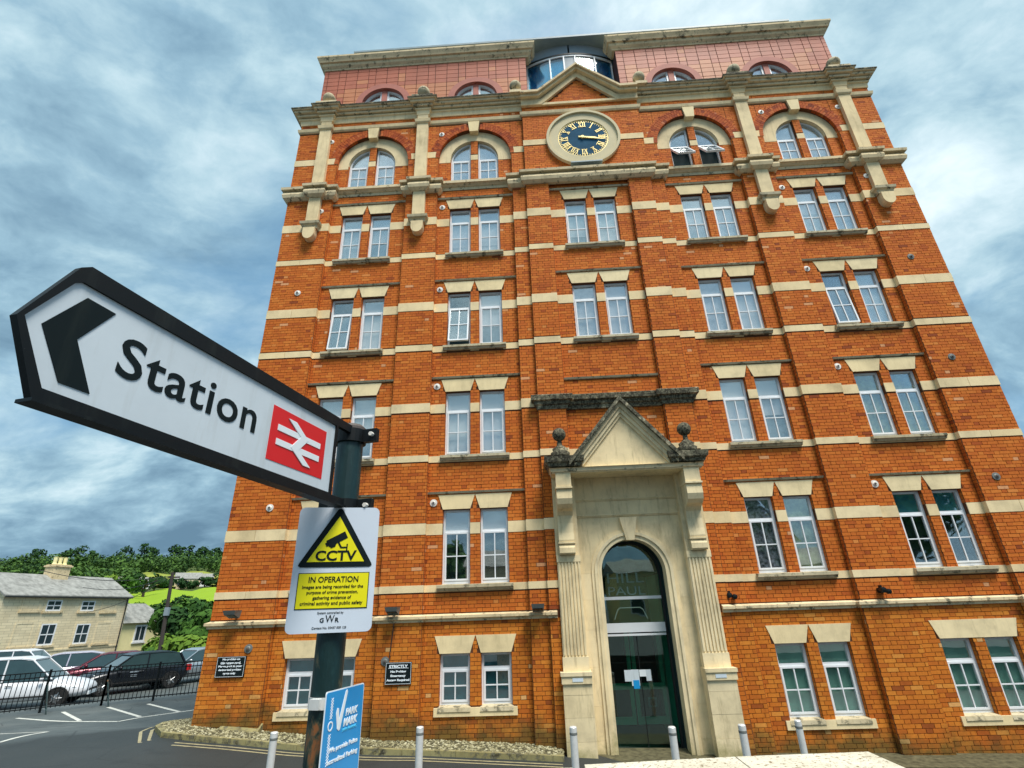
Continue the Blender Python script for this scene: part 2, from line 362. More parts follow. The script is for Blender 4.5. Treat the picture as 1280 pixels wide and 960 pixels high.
        if kind: o['kind'] = kind
        return o
def empty(name, loc=(0, 0, 0), rz=0):
    o = bpy.data.objects.new(name, None); COL.objects.link(o); o.location = loc; o.rotation_euler = (0, 0, rz); o.empty_display_size = .3; return o
def tag(o, label=None, cat=None, group=None, kind=None):
    if label: o['label'] = label
    if cat: o['category'] = cat
    if group: o['group'] = group
    if kind: o['kind'] = kind
    return o
_tc = {}
def text_mesh(body, size, bold=0.0, extrude=.001, align='CENTER', shear=0.0, space=1.0):
    c = bpy.data.curves.new('lettering', 'FONT'); c.body = body; c.size = size; c.extrude = extrude; c.offset = bold
    c.align_x = align; c.align_y = 'CENTER'; c.shear = shear; c.space_character = space; c.resolution_u = 4
    o = bpy.data.objects.new('lettering', c); COL.objects.link(o)
    dg = bpy.context.evaluated_depsgraph_get(); dg.update()
    me = bpy.data.meshes.new_from_object(o.evaluated_get(dg)); bpy.data.objects.remove(o); bpy.data.curves.remove(c)
    return me
def text(body, size, M4, mat, parent, name='lettering', bold=0.0, width=None, height=None, **kw):
    me = text_mesh(body, size, bold, **kw)
    xs = [v.co.x for v in me.vertices]; ys = [v.co.y for v in me.vertices]
    if width:
        sx = width / (max(xs) - min(xs)); sy = height / (max(ys) - min(ys)) if height else sx
        cx = (max(xs) + min(xs)) / 2; cy = (max(ys) + min(ys)) / 2
        me.transform(Matrix.Diagonal((sx, sy, 1, 1)) @ Matrix.Translation((-cx, -cy, 0)))
    me.transform(M4); me.materials.clear(); me.materials.append(mat)
    o = bpy.data.objects.new(name, me); COL.objects.link(o)
    if parent: o.parent = parent
    return o
def front(x, y, z):      # local xy plane of lettering -> wall facing -y
    return Matrix.Translation((x, y, z)) @ Matrix.Rotation(pi / 2, 4, 'X')

# ------------------------------------------------------------------ ground
def interp(x, xs, ys):
    if x <= xs[0]: return ys[0]
    for i in range(1, len(xs)):
        if x <= xs[i]: return ys[i - 1] + (ys[i] - ys[i - 1]) * (x - xs[i - 1]) / (xs[i] - xs[i - 1])
    return ys[-1]
def smooth01(v): v = max(0, min(1, v)); return v * v * (3 - 2 * v)
def gz(x, y):
    b = interp(x, [-16, -11, -9, -7.5, -6.5, -5, -4.2, -1.9, 0, 6, 14], [.95, 1.1, 1.22, 1.10, 1.0, .90, .88, .75, .64, .46, .3])
    w = smooth01((y - .2) / 4.5); D = sqrt((x - CAM.x) ** 2 + (y - CAM.y) ** 2)
    return b * (1 - w) + (.70 - .32 * max(0, min(1, (D - 25.2) / 3.5)) * (1 if x < -8 else 0)) * w
def ground():
    xs = [-400, -200, -100, -60, -40] + [-30 + .5 * i for i in range(0, 90)] + [16, 20, 30, 50, 100, 200, 400]
    ys = [-400, -200, -100, -50, -30, -20, -14] + [-12 + .5 * i for i in range(0, 60)] + [20, 26, 34, 45, 60, 90, 150, 250, 420]
    vs = [(x, y, gz(x, y)) for y in ys for x in xs]; n = len(xs)
    fs = [(j * n + i, j * n + i + 1, (j + 1) * n + i + 1, (j + 1) * n + i) for j in range(len(ys) - 1) for i in range(n - 1)]
    o = MB().add(vs, fs).build('ground', M['asphalt'], kind='structure', smooth=True, normals=False)
ground()
def strip(name, pts, w, mat, dz=.004, parent=None):
    mb = MB(); Q = []
    for a, b in zip(pts[:-1], pts[1:]):
        a = Vector(a); b = Vector(b); k = max(1, int((b - a).length / .4))
        for i in range(k): Q.append(a.lerp(b, i / k))
    Q.append(Vector(pts[-1]))
    vs = []
    for i, p in enumerate(Q):
        d = (Q[min(i + 1, len(Q) - 1)] - Q[max(i - 1, 0)]).normalized(); nn = Vector((-d.y, d.x)) * w / 2
        for q in (p + nn, p - nn): vs.append((q.x, q.y, gz(q.x, q.y) + dz))
    mb.add(vs, [(2 * i, 2 * i + 1, 2 * i + 3, 2 * i + 2) for i in range(len(Q) - 1)])
    return mb.build(name, mat, parent, kind=None if parent else 'structure', normals=False)
for pts, w in (([(-17.4, 5.3), (-15.95, 4.75), (-15.18, 4.53), (-13.56, 4.29)], .10), ([(-13.56, 4.29), (-13.37, 4.87), (-12.50, 5.85), (-9.5, 9.2)], .10), ([(-16.8, 6.2), (-14.9, 4.6)], .11),
               ([(-15.93, 6.9), (-13.47, 4.99)], .11), ([(-14.93, 7.34), (-12.72, 5.62)], .11), ([(-14.5, -.9), (-12.94, .21), (-13.17, 1.09), (-13.3, 1.72)], .12), ([(-14.6, 1.87), (-13.3, 1.75)], .12)):
    strip('white_road_line', pts, w, M['linewhite'])
for pts in ([(-10.35, 1.0), (-10.06, .22), (-9.19, -1.02), (-8.4, -1.14), (-6.35, -1.16), (-1.7, -1.16)], [(-10.15, 1.05), (-9.88, .29), (-9.12, -.88), (-8.4, -.98), (-6.4, -1.0), (-1.7, -1.0)], [(-10.45, 1.0), (-10.05, 1.02)]):
    strip('yellow_road_line', pts, .055, M['lineyellow'])


# ------------------------------------------------------------------ main building
B = empty('brick_mill_building', (0, 0, 0))
tag(B, 'six-storey orange brick mill with cream stone bands, clock gable and tiled attic', 'building')
ZT = 17.62
SILL = [1.48, 3.69, 6.475, 9.33, 12.19, 14.86]
TOP = [2.40, 5.245, 8.08, 10.95, 13.80]
HW = .3035; OFF = .414
BAYX = {'A': -6.43, 'B': -3.29, 'C': 0., 'D': 3.29, 'E': 6.43}
half = [(8.79, 7.46, -.22), (7.46, 5.28, -.10), (5.28, 4.36, -.22), (4.36, 2.17, -.10), (2.17, 1.78, -.22), (1.78, 1.13, -.32)]
ZONES = [(-a, -b, y) for a, b, y in half] + [(-1.13, 1.13, -.20)] + [(b, a, y) for a, b, y in reversed(half)]
holes = []       # window openings (x0, x1, z0, z1)
wins = []
for k in range(5):
    for b, cx in BAYX.items():
        if b == 'C' and k < 3: continue
        zb = SILL[k]
        if k == 0 and b in 'DE': zb = 1.13
        for s in (-1, 1):
            x = cx + s * OFF
            holes.append((x - HW, x + HW, zb, TOP[k])); wins.append((b, k, s, x, zb, TOP[k]))
ARC_R = 1.09; ARC_Z = 15.72; WR = .7175
for b, cx in BAYX.items():
    if b == 'C': continue
    for s in (-1, 1):
        a, c = (cx + .11, cx + WR) if s > 0 else (cx - WR, cx - .11)
        holes.append((a, c, SILL[5], ARC_Z)); wins.append((b, 5, s, cx + s * OFF, SILL[5], ARC_Z))
DOORH = (-1.14, 1.14, -1, 5.8)   # the stone portico stands here
# stone bands: (z0, z1)
BANDS = [(3.69 - .14, 3.69), (4.71, 4.945), (6.475 - .15, 6.475), (7.535, 7.76), (9.33 - .15, 9.345), (10.36, 10.61), (12.19 - .15, 12.20), (13.18, 13.44)]
bricks = MB(); cand = []
CO = .075; JT = .009
def proj(p):
    q = RC.transposed() @ (Vector(p) - CAM)
    return (640 + 642.7 * q.x / -q.z, 480 - 642.7 * q.y / -q.z)
def lay(origin, u, nrm, u0, u1, z0, z1, hl, arcs=(), phase=0, keep=None):
    """courses of Flemish bond on an upright plane; hl = list of (u0,u1,z0,z1) left out"""
    ux, uy = u; nx, ny = nrm; k = math.floor(z0 / CO)
    while k * CO < z1 - .01:
        za = k * CO; zm = za + CO / 2; k += 1
        if zm < z0 or zm > z1: continue
        spans = [(u0, u1)]
        for a, b, c, d in hl:
            if c < zm < d:
                ns = []
                for p, q in spans:
                    if b <= p or a >= q: ns.append((p, q)); continue
                    if a > p: ns.append((p, a))
                    if b < q: ns.append((b, q))
                spans = ns
        for p, q in spans:
            if q - p < .03: continue
            ph = (k % 2) * .16875 + phase
            n = math.floor((p - ph) / .3375) - 1
            x = ph + n * .3375; st = True
            while x < q:
                wd = .225 if st else .1125
                a = max(x, p); b = min(x + wd, q); st = not st; x += wd
                if b - a < .022: continue
                mid = (a + b) / 2; bad = False
                for cx, cz, R in arcs:
                    if (mid - cx) ** 2 + (zm - cz) ** 2 < R * R and zm > cz - .001: bad = True; break
                if bad: continue
                if keep and not keep(mid, zm): continue
                j = random.uniform(-.0025, .0025); e = JT / 2; a += e; b -= e; c = za + e; d = za + CO - e
                if random.random() < .04: j += .003
                pts = []
                for dd in (.010 + j, 0.0):
                    for (uu, zz_) in ((a, c), (b, c), (b, d), (a, d)):
                        pts.append((origin[0] + ux * uu + nx * (dd), origin[1] + uy * uu + ny * (dd), zz_ + random.uniform(-.0015, .0015)))
                rr = min(1, max(0, random.gauss(.5, .20)))
                if abs(ny + 1) < 1e-6 and za < 2.4 and b - a > .2 and (b - a) < .22:
                    cand.append((len(bricks.f), a, b, c, d, pts, rr)); 
                    continue
                bricks.add(pts, [(0, 1, 2, 3), (0, 4, 5, 1), (1, 5, 6, 2), (2, 6, 7, 3), (3, 7, 4, 0)], rr)
mort = MB()
def cells(x0, x1, z0, z1, y, hs, yb=.30):
    """solid wall behind the bricks, cut into boxes round the openings"""
    hs = [h for h in hs if h[0] < x1 - .001 and h[1] > x0 + .001 and h[2] < z1 and h[3] > z0]
    zs = sorted({z0, z1} | {min(max(v, z0), z1) for h in hs for v in h[2:4]})
    for za, zb in zip(zs[:-1], zs[1:]):
        if zb - za < 1e-4: continue
        zm = (za + zb) / 2; sp_ = [(x0, x1)]
        for h in hs:
            if h[2] < zm < h[3]:
                ns = []
                for p, q in sp_:
                    if h[1] <= p or h[0] >= q: ns.append((p, q)); continue
                    if h[0] > p: ns.append((p, h[0]))
                    if h[1] < q: ns.append((h[1], q))
                sp_ = ns
        for p, q in sp_:
            if q - p > .001: mort.box(p, q, y, yb, za, zb)
STR = (2.985, 3.12)
for i, (x0, x1, y) in enumerate(ZONES):
    hh = [h for h in holes if h[0] > x0 - .01 and h[1] < x1 + .01]
    if abs((x0 + x1) / 2) < 1.8: hh = hh + [(DOORH[0], DOORH[1], -1, 5.75)]
    top_z = 14.86 if abs(y + .1) < .01 else (14.86 if abs((x0 + x1) / 2) < 1.8 else 17.62)
    if abs(y + .1) < .01: top_z = ARC_Z
    ym = y + .010
    cells(x0, x1, -.2, top_z, ym, hh)
    bh = list(hh) + [(x0 - 1, x1 + 1, a, b) for a, b in BANDS] + [(x0 - 1, x1 + 1, *STR)]
    if abs((x0 + x1) / 2) < 1.8: bh.append((-3, 3, 7.42, 7.76))
    bh.append((x0 - 1, x1 + 1, 14.50, 14.86) if abs(y + .1) < .01 else (x0 - 1, x1 + 1, 14.40, 14.95))
    if top_z > 15.7: bh.append((x0 - 1, x1 + 1, 15.72, 15.96)); bh.append((x0 - 1, x1 + 1, 17.06, 17.25)); bh.append((x0 - 1, x1 + 1, 17.45, 17.7))
    zlow = .2
    cxs = [c for c in BAYX.values() if x0 < c < x1]
    for cx in cxs:
        for k in range(5):
            zs = [h for h in hh if abs(h[3] - TOP[k]) < .01]
            if not zs: continue
            bh.append((cx - .82, cx + .82, TOP[k] + .0, TOP[k] + .02)); 
            for s in (-1, 1): bh.append((cx + s * OFF - .36, cx + s * OFF + .36, TOP[k], TOP[k] + .325))
            bh.append((cx - .80, cx + .80, zs[0][2] - .14, zs[0][2]))
            if k > 0: bh.append((x0, x1, TOP[k] + .345, TOP[k] + .395))
    if abs((x0 + x1) / 2) < .1: bh.append((x0, x1, TOP[2] + .1, TOP[2] + .15))
    lay((0, ym), (1, 0), (0, -1), x0 + .004, x1 - .004, zlow, top_z, bh, phase=random.random() * .1)
    # brick side returns where the neighbour lies deeper
    for side, xe in ((-1, x0), (1, x1)):
        nb = ZONES[i + side] if 0 <= i + side < len(ZONES) else None
        yb_ = nb[2] if nb else .6
        if yb_ > y + .01:
            bb = [(-9, 9, a, b) for a, b in BANDS] + [(-9, 9, *STR), (-9, 9, 14.4, 14.95)] + ([(-9, 9, -1, 5.8)] if abs(xe) < 1.2 else [])
            lay((xe - side * .006, 0), (0, 1), (side, 0), y + .012, yb_ - .002, zlow, top_z, bb, phase=y)
# window reveals in brick
for (b, k, s, x, zb, zt) in wins:
    yw = -.20 if b == 'C' else -.10
    zt2 = zt
    a = x - HW if k < 5 else (x - s * OFF + (.11 if s > 0 else -WR)); c = x + HW if k < 5 else (x - s * OFF + (WR if s > 0 else -.11))
    for xe, sd in ((a, 1), (c, -1)):
        lay((xe - sd * .006, 0), (0, 1), (sd, 0), yw + .012, .0, zb, zt2, [(-9, 9, p, q) for p, q in BANDS], phase=.03)
# spandrels above the arches and the clock wall
for b, cx in BAYX.items():
    if b == 'C': continue
    x0, x1 = cx - 1.15, cx + 1.15
    z0_ = [z for z in ZONES if z[0] < cx < z[1]][0]
    x0, x1 = z0_[0], z0_[1]
    rc = (x1 - x0) / 2
    ccx = (x0 + x1) / 2
    n = 28; A = []; Bq = []
    for i in range(n + 1):
        a_ = pi - pi * i / n; A.append((ccx + rc * cos(a_), ARC_Z + (ARC_R - .02) * sin(a_))); Bq.append((ccx + rc * cos(a_), 17.62))
    mort.ring(A, Bq, -.21, .3, closed=False)
    bh = [(x0 - 1, x1 + 1, 17.06, 17.25), (x0 - 1, x1 + 1, 17.45, 17.7), (cx - .19, cx + .19, 16.6, 17.1), (x0 - 1, x1 + 1, 15.7, 15.72)]
    lay((0, -.21), (1, 0), (0, -1), x0, x1, ARC_Z, 17.62, bh, arcs=[(ccx, ARC_Z, 1.33)])
mort.box(-1.78, 1.78, -.31, .3, 14.86, 17.62)
lay((0, -.31), (1, 0), (0, -1), -1.776, 1.776, 14.9, 17.55, [(-9, 9, 15.86, 16.08), (-9, 9, 17.10, 17.25)], arcs=[], keep=lambda x, z: x * x + (z - 15.98) ** 2 > 1.03 ** 2)
# gable triangle
mort.prism([(-1.25, 17.62), (1.25, 17.62), (0, 18.9)], -.31, .25)
lay((0, -.31), (1, 0), (0, -1), -.95, .95, 17.62, 18.6, [], keep=lambda x, z: abs(x) < .93 * (18.62 - z) / .98 - .0)
# mullion piers of arched windows
for b, cx in BAYX.items():
    if b == 'C': continue
    mort.box(cx - .11, cx + .11, -.09, .28, ARC_Z, ARC_Z + .72)
    lay((0, -.09), (1, 0), (0, -1), cx - .11, cx + .11, ARC_Z + .2, ARC_Z + .72, [])
# body of the block behind the front wall
body = MB(); body.box(-8.78, 8.78, .30, .34, -.2, 18.0); body.box(-8.78, -8.5, .30, 11, -.2, 18.0); body.box(8.5, 8.78, .3, 11, -.2, 18.0); body.box(-8.78, 8.78, 10.8, 11, -.2, 18.0); body.box(-8.78, 8.78, -.2, 11, 18.0, 18.05)
# front skin has openings: rebuild it as cells
body.v, body.f, body.r = [], [], []
body.box(-8.78, -8.5, .30, 11, -.2, 18.0); body.box(8.5, 8.78, .3, 11, -.2, 18.0); body.box(-8.5, 8.5, 10.8, 11, -.2, 18.0); body.box(-8.7, 8.7, .31, 11, 17.95, 18.0)
body.build('side_wall', M['mortar'], B)
rm = MB(); rm.box(-8.45, -.9, .75, .78, .2, 17.9); rm.box(.9, 8.45, .75, .78, .2, 17.9); rm.box(-.9, .9, .75, .78, 5.2, 17.9)
for z in [.2, 3.2, 6.0, 8.9, 11.8, 14.4, 17.9]: rm.box(-8.45, -.95, .30, .75, z - .04, z); rm.box(.95, 8.45, .3, .75, z - .04, z)
rm.build('interior_wall', M['room'], B)
mort.build('wall', M['mortar'], B)
# the 300 bricks that show largest are single parts, the rest one mesh
def shown(cd_):
    p = cd_[5][0]; x, y = proj(p); x2, y2 = proj(cd_[5][2])
    ok = 5 < x < 1275 and 5 < y < 945
    return (abs(x2 - x) * abs(y2 - y)) if ok and not (350 < x < 480) and not (y > 930 - max(0, 0)) else 0
cand.sort(key=shown, reverse=True)
sm = MB().add([(-.103, 0, -.033), (.103, 0, -.033), (.103, 0, .033), (-.103, 0, .033), (-.1075, .012, -.033), (.1075, .012, -.033), (.1075, .012, .033), (-.1075, .012, .033)],
              [(0, 1, 2, 3), (0, 4, 5, 1), (1, 5, 6, 2), (2, 6, 7, 3), (3, 7, 4, 0)])
sm.v = [(x * 1.03, y, z) for x, y, z in sm.v]
o0 = sm.build('brick', M['brick1'], B)
for i, cdd in enumerate(cand):
    pts = cdd[5]
    if i < 300:
        o = o0 if i == 0 else o0.copy()
        if i: COL.objects.link(o); o.parent = B
        o.location = ((pts[0][0] + pts[1][0]) / 2, pts[0][1], (pts[0][2] + pts[2][2]) / 2)
    else: bricks.add(pts, [(0, 1, 2, 3), (0, 4, 5, 1), (1, 5, 6, 2), (2, 6, 7, 3), (3, 7, 4, 0)], cdd[6])
bricks.build('brickwork', M['brick'], B, rnd=True, kind='stuff', normals=False)
# arch voussoirs: two rings of bricks on edge
vo = MB()
for b, cx in BAYX.items():
    if b == 'C': continue
    z_ = [z for z in ZONES if z[0] < cx < z[1]][0]; ccx = (z_[0] + z_[1]) / 2
    for (ra, rb, n) in ((1.075, 1.185, 42), (1.193, 1.30, 46), (1.308, 1.365, 50)):
        for i in range(n):
            a0 = pi * (i + .06) / n; a1 = pi * (i + .94) / n
            if ARC_Z + ra * sin((a0 + a1) / 2) < 15.97 and ra > 1.1: continue
            am = (a0 + a1) / 2
            if abs(cos(am)) < .14: continue
            if ARC_Z + rb * sin(am) > 17.06: continue
            yf = -.228 - random.uniform(0, .003) - (.004 if ra < 1.1 else 0)
            vo.prism([(ccx + ra * cos(a1), ARC_Z + ra * sin(a1)), (ccx + ra * cos(a0), ARC_Z + ra * sin(a0)), (ccx + rb * cos(a0), ARC_Z + rb * sin(a0)), (ccx + rb * cos(a1), ARC_Z + rb * sin(a1))], yf, -.14 if ra < 1.1 else -.2)
vo.build('arch_brickwork', M['voussoir'], B, rnd=True, kind='stuff')
# ---- stone bands (each block length a part)
def seg(name, x0, x1, y0, y1, z0, z1, mat): return MB().box(x0, x1, y0, y1, z0, z1).build(name, mat, B)
for (x0, x1, y) in ZONES:
    for bi, (a, b) in enumerate(BANDS):
        blocks = [h for h in holes if h[0] > x0 - .01 and h[1] < x1 + .01 and h[2] < b and h[3] > a]
        if abs((x0 + x1) / 2) < 1.8 and a < 5.8:
            if abs((x0 + x1) / 2) > 1: seg('stone_band', *sorted((math.copysign(1.56, x0), math.copysign(1.786, x0))), y - .008, y + .1, a, b, M['stoneb'])
            continue
        if abs((x0 + x1) / 2) < 1.8 and 7.3 < a < 7.8: continue
        sp_ = [(x0 - (.006 if y < -.15 and abs(x0) > 1.2 else 0), x1 + (.006 if y < -.15 and abs(x1) > 1.2 else 0))]
        for h in blocks:
            ns = []
            for p, q in sp_:
                if h[1] <= p or h[0] >= q: ns.append((p, q)); continue
                if h[0] > p: ns.append((p, h[0]))
                if h[1] < q: ns.append((h[1], q))
            sp_ = ns
        for p, q in sp_:
            if q - p < .05: continue
            n = max(1, round((q - p) / .75)) if y < -.15 or q - p > 1 else 1
            for i in range(n):
                aa = p + (q - p) * i / n; bb = p + (q - p) * (i + 1) / n
                seg('stone_band', aa + (.004 if i else .001), bb - (.004 if i < n - 1 else .001), y - .008 - random.random() * .002, y + .12, a, b, M['stoneb'])
# band at the springing of the top arches
for (x0, x1, y) in ZONES:
    if abs(y + .22) < .01: seg('stone_band', x0 - .006, x1 + .006, -.229, -.1, 15.72, 15.95, M['stoneb'])
for s in (-1, 1): seg('stone_band', *(sorted((s * 1.08, s * 1.79))), -.33, -.2, 15.86, 16.07, M['stoneb'])
for b, cx in BAYX.items():
    if b != 'C': seg('stone_band', cx - .108, cx + .108, -.107, 0, 15.66, 15.86, M['stoneb'])
# ---- lintels, strips, sills
def lintel(cx, z, y, hwb=.305, hwt=.412, h=.32):
    MB().prism([(cx - hwb, z), (cx + hwb, z), (cx + hwt, z + h), (cx - hwt, z + h)], y - .012, y + .11).build('lintel', M['stonel'], B)
for k in range(5):
    for b, cx in BAYX.items():
        if b == 'C' and k < 3: continue
        y = -.20 if b == 'C' else -.10
        zb = 1.13 if (k == 0 and b in 'DE') else SILL[k]
        if b == 'E' and k == 0:
            MB().prism([(cx - .72, TOP[0] + .005), (cx + .72, TOP[0] + .005), (cx + .83, TOP[0] + .325), (cx - .83, TOP[0] + .325)], y - .012, y + .11).build('lintel', M['stonel'], B)
        else:
            for s in (-1, 1): lintel(cx + s * OFF, TOP[k] + .004, y)
        zx = [z for z in ZONES if z[0] < cx < z[1]][0]
        if k > 0:
            MB().sweep([(zx[0], y), (zx[1], y)], [(-.02, TOP[k] + .345), (.035, TOP[k] + .35), (.055, TOP[k] + .392), (-.02, TOP[k] + .405)]).build('drip_moulding', M['stonegrey'], B)
            MB().sweep([(cx - .80, y), (cx + .80, y)], [(-.0, zb - .13), (.055, zb - .125), (.085, zb - .075), (.11, zb - .07), (.11, zb - .012), (-.09, zb + .012)]).build('window_sill', M['stonegrey'], B)
        else:
            mb = MB(); mb.box(cx - .81, cx + .81, y - .03, y + .09, zb - .15, zb - .004); mb.build('window_sill', M['stonel'], B)
            for s in (-1, 1): MB().prism_x([(y - .045, zb - .07), (y - .028, zb), (.0, zb + .03), (.0, zb - .07)], cx + s * OFF - .32, cx + s * OFF + .32).build('sill_slope', M['stonegrey'], B)
MB().sweep([(-1.13, -.2), (1.13, -.2)], [(-.02, 8.19), (.035, 8.195), (.055, 8.24), (-.02, 8.25)]).build('drip_moulding', M['stonegrey'], B)
# ---- string course above the ground floor
def front_path(xa, xb, ends=False):
    P = []
    for (x0, x1, y) in ZONES:
        if x1 <= xa or x0 >= xb: continue
        P += [(max(x0, xa), y), (min(x1, xb), y)]
    if ends: P = [(P[0][0], .3)] + P + [(P[-1][0], .3)]
    Q = [P[0]]
    for p in P[1:]:
        if (Vector(p) - Vector(Q[-1])).length > 1e-4: Q.append(p)
    return Q
SP = [(-.05, 2.985), (.03, 2.99), (.035, 3.03), (.075, 3.05), (.075, 3.10), (-.03, 3.14)]
pl = front_path(-8.79, -1.62); MB().sweep([(-8.79, .3)] + pl, SP).build('string_course', M['stonemid'], B)
pr = front_path(1.62, 8.79); MB().sweep(pr + [(8.79, .3)], SP).build('string_course', M['stonemid'], B)
# ---- mid cornice at the foot of the arched storey
MC = [(-.05, 14.32), (.03, 14.33), (.115, 14.40), (.14, 14.50), (.115, 14.585), (.03, 14.60), (.03, 14.65), (.17, 14.66), (.18, 14.74), (-.05, 14.80)]
def midc(path): MB().sweep(path, MC).build('cornice', M['stonemid'], B)
midc([(-8.79, .3), (-8.79, -.22), (-8.11, -.22), (-8.11, -.33), (-7.75, -.33), (-7.75, -.22), (-7.46, -.22), (-7.46, -.08)])
midc([(7.46, -.08), (7.46, -.22), (7.75, -.22), (7.75, -.33), (8.11, -.33), (8.11, -.22), (8.79, -.22), (8.79, .3)])
for s in (-1, 1):
    x = 4.87
    p = [(-5.28, -.08), (-5.28, -.22), (-5.05, -.22), (-5.05, -.33), (-4.69, -.33), (-4.69, -.22), (-4.36, -.22), (-4.36, -.08)]
    midc(p if s < 0 else [(-a, b_) for a, b_ in reversed(p)])
midc([(-2.17, -.08), (-2.17, -.22), (-1.78, -.22), (-1.78, -.32), (1.78, -.32), (1.78, -.22), (2.17, -.22), (2.17, -.08)])
for b, cx in BAYX.items():
    if b == 'C': continue
    z_ = [z for z in ZONES if z[0] < cx < z[1]][0]
    MB().sweep([(z_[0] + .1, -.10), (z_[1] - .1, -.10)], [(-.12, 14.60), (.03, 14.605), (.09, 14.66), (.13, 14.67), (.13, 14.76), (-.12, 14.86)]).build('window_sill', M['stonemid'], B)
    MB().box(z_[0], z_[1], -.105, .28, 14.5, 14.62).build('ledge_block', M['stonemid'], B)
# ---- stone shafts with corbel feet and neck mouldings
for x in (-7.93, -4.87, 4.87, 7.93):
    w = .175
    MB().box(x - w, x + w, -.335, -.2, 13.42, 14.33).build('stone_shaft', M['stone'], B)
    MB().box(x - w, x + w, -.335, -.2, 14.78, 17.10).build('stone_shaft', M['stone'], B)
    MB().box(x - w + .01, x + w - .01, -.345, -.2, 17.25, 17.47).build('shaft_neck', M['stone'], B)
    MB().sweep([(x - w, -.2), (x - w, -.335), (x + w, -.335), (x + w, -.2)], [(-.01, 13.17), (.03, 13.18), (.05, 13.28), (.10, 13.32), (.11, 13.40), (-.01, 13.44)]).build('corbel_cap', M['stonegrey'], B)
    mb = MB(); n = 14
    poly = [(x + .165 * cos(a), 13.0 + .20 * sin(a)) for a in [pi + pi * i / n for i in range(n + 1)]]
    mb.prism(poly + [(x + .165, 13.18), (x - .165, 13.18)], -.42, -.2); mb.build('corbel', M['stone'], B)
# ---- upper strip and main cornice
us = [(-.03, 17.07), (.02, 17.08), (.05, 17.12), (.07, 17.22), (-.03, 17.25)]
def uppath():
    P = [(-8.79, .3), (-8.79, -.22)]
    for x in (-7.93, -4.87): P += [(x - .175, -.22), (x - .175, -.335), (x + .175, -.335), (x + .175, -.22)]
    P += [(-1.78, -.22), (-1.78, -.32)]
    return P + [(-a, b_) for a, b_ in reversed(P)]
U = uppath(); mid_ = len(U) // 2
MB().sweep(U[:mid_], us).build('upper_string', M['stone'], B)
MB().sweep(U[mid_:], us).build('upper_string', M['stone'], B)
MB().sweep([(-1.78, -.22), (-1.78, -.32), (1.78, -.32), (1.78, -.22)], us).build('upper_string', M['stone'], B)
MC2 = [(-.05, 17.42), (.02, 17.44), (.035, 17.60), (.075, 17.625), (.08, 17.66), (-.05, 17.67)]
MC3 = [(-.05, 17.665), (.0, 17.69), (.0, 17.72), (.12, 17.725), (.135, 17.78), (.10, 17.79), (.10, 17.81), (.20, 17.82), (.215, 17.88), (.17, 17.89), (.255, 17.90), (.27, 17.925), (-.05, 17.94)]
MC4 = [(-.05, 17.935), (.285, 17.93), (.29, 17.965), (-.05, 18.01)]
for P in (U[:mid_ - 1], U[mid_ + 1:]):
    MB().sweep(P, MC2).build('frieze_band', M['stone'], B)
    MB().sweep(P, MC3).build('cornice', M['stonemid'], B)
    MB().sweep(P, MC4).build('cornice_cap', M['stonelich'], B)  # lichen-black edge; its dark colour also paints in a thin drip shadow
for x in (-7.93, -4.87, 4.87, 7.93):
    MB().box(x - .33, x + .33, -.60, -.2, 17.97, 18.06).build('cornice_block', M['stonelich' if abs(x) < 5 else 'stonemid'], B)
# raking gable over the clock
def chev(z_off0, z_off1, y0, y1, name, mat, foot=1.27, flat=True, xe=1.80, apex=19.03, fz=17.90):
    top = [(-foot, fz), (0, apex), (foot, fz)]
    if flat: top = [(-xe, fz)] + top + [(xe, fz)]
    A = [(x, z - z_off0) for x, z in top]; Bq = [(x, z - z_off1) for x, z in top]
    return MB().ring(A, Bq, y0, y1, closed=False).build(name, mat, B)
chev(0, .09, -.60, .2, 'gable_coping', M['stonemid'])
chev(.09, .18, -.52, .2, 'gable_moulding', M['stone'], foot=1.25)
chev(.18, .42, -.40, -.2, 'gable_band', M['stone'], foot=1.17)
MB().box(-1.80, 1.80, -.385, -.2, 17.47, 17.56).build('gable_sill', M['stone'], B)
def ballfin(x, y, z, r, mat, base=True, parent=B, name='ball_finial'):
    e = MB()
    e.lathe([(0, -r)] + [(r * sin(t), -r * cos(t)) for t in [pi * i / 10 for i in range(1, 10)]] + [(0, r)], (x, y, z), 16)
    if base: e.lathe([(r * .40, -r * 1.75), (r * .40, -r * .85)], (x, y, z), 12)
    return e.build(name, mat, parent, smooth=True)
for x in (-7.93, -4.87, 4.87, 7.93): ballfin(x, -.40, 18.36, .20, M['stonegrey'])
for x in (-1.95, 1.95): ballfin(x, -.36, 18.40, .19, M['stonegrey']); MB().box(x - .18, x + .18, -.56, -.2, 17.91, 18.02).build('cornice_block', M['stonemid'], B)
# ---- tympana, keystones of the arched storey
def arcpts(cx, cz, R, a0, a1, n): return [(cx + R * cos(a0 + (a1 - a0) * i / n), cz + R * sin(a0 + (a1 - a0) * i / n)) for i in range(n + 1)]
for b, cx in BAYX.items():
    if b == 'C': continue
    z_ = [z for z in ZONES if z[0] < cx < z[1]][0]; ccx = (z_[0] + z_[1]) / 2
    A = arcpts(cx, ARC_Z, WR + .005, pi, 0, 24); Bq = arcpts(ccx, ARC_Z, ARC_R, pi, 0, 24)
    A = [(cx - WR - .005, ARC_Z - .12)] + A + [(cx + WR + .005, ARC_Z - .12)]; Bq = [(ccx - ARC_R, ARC_Z - .12)] + Bq + [(ccx + ARC_R, ARC_Z - .12)]
    MB().ring(A, Bq, -.108, .25, closed=False).build('arch_stone', M['stone'], B)
    MB().prism([(cx - .13, 16.68), (cx + .13, 16.68), (cx + .175, 17.09), (cx - .175, 17.09)], -.27, -.1).build('keystone', M['stonel'], B)
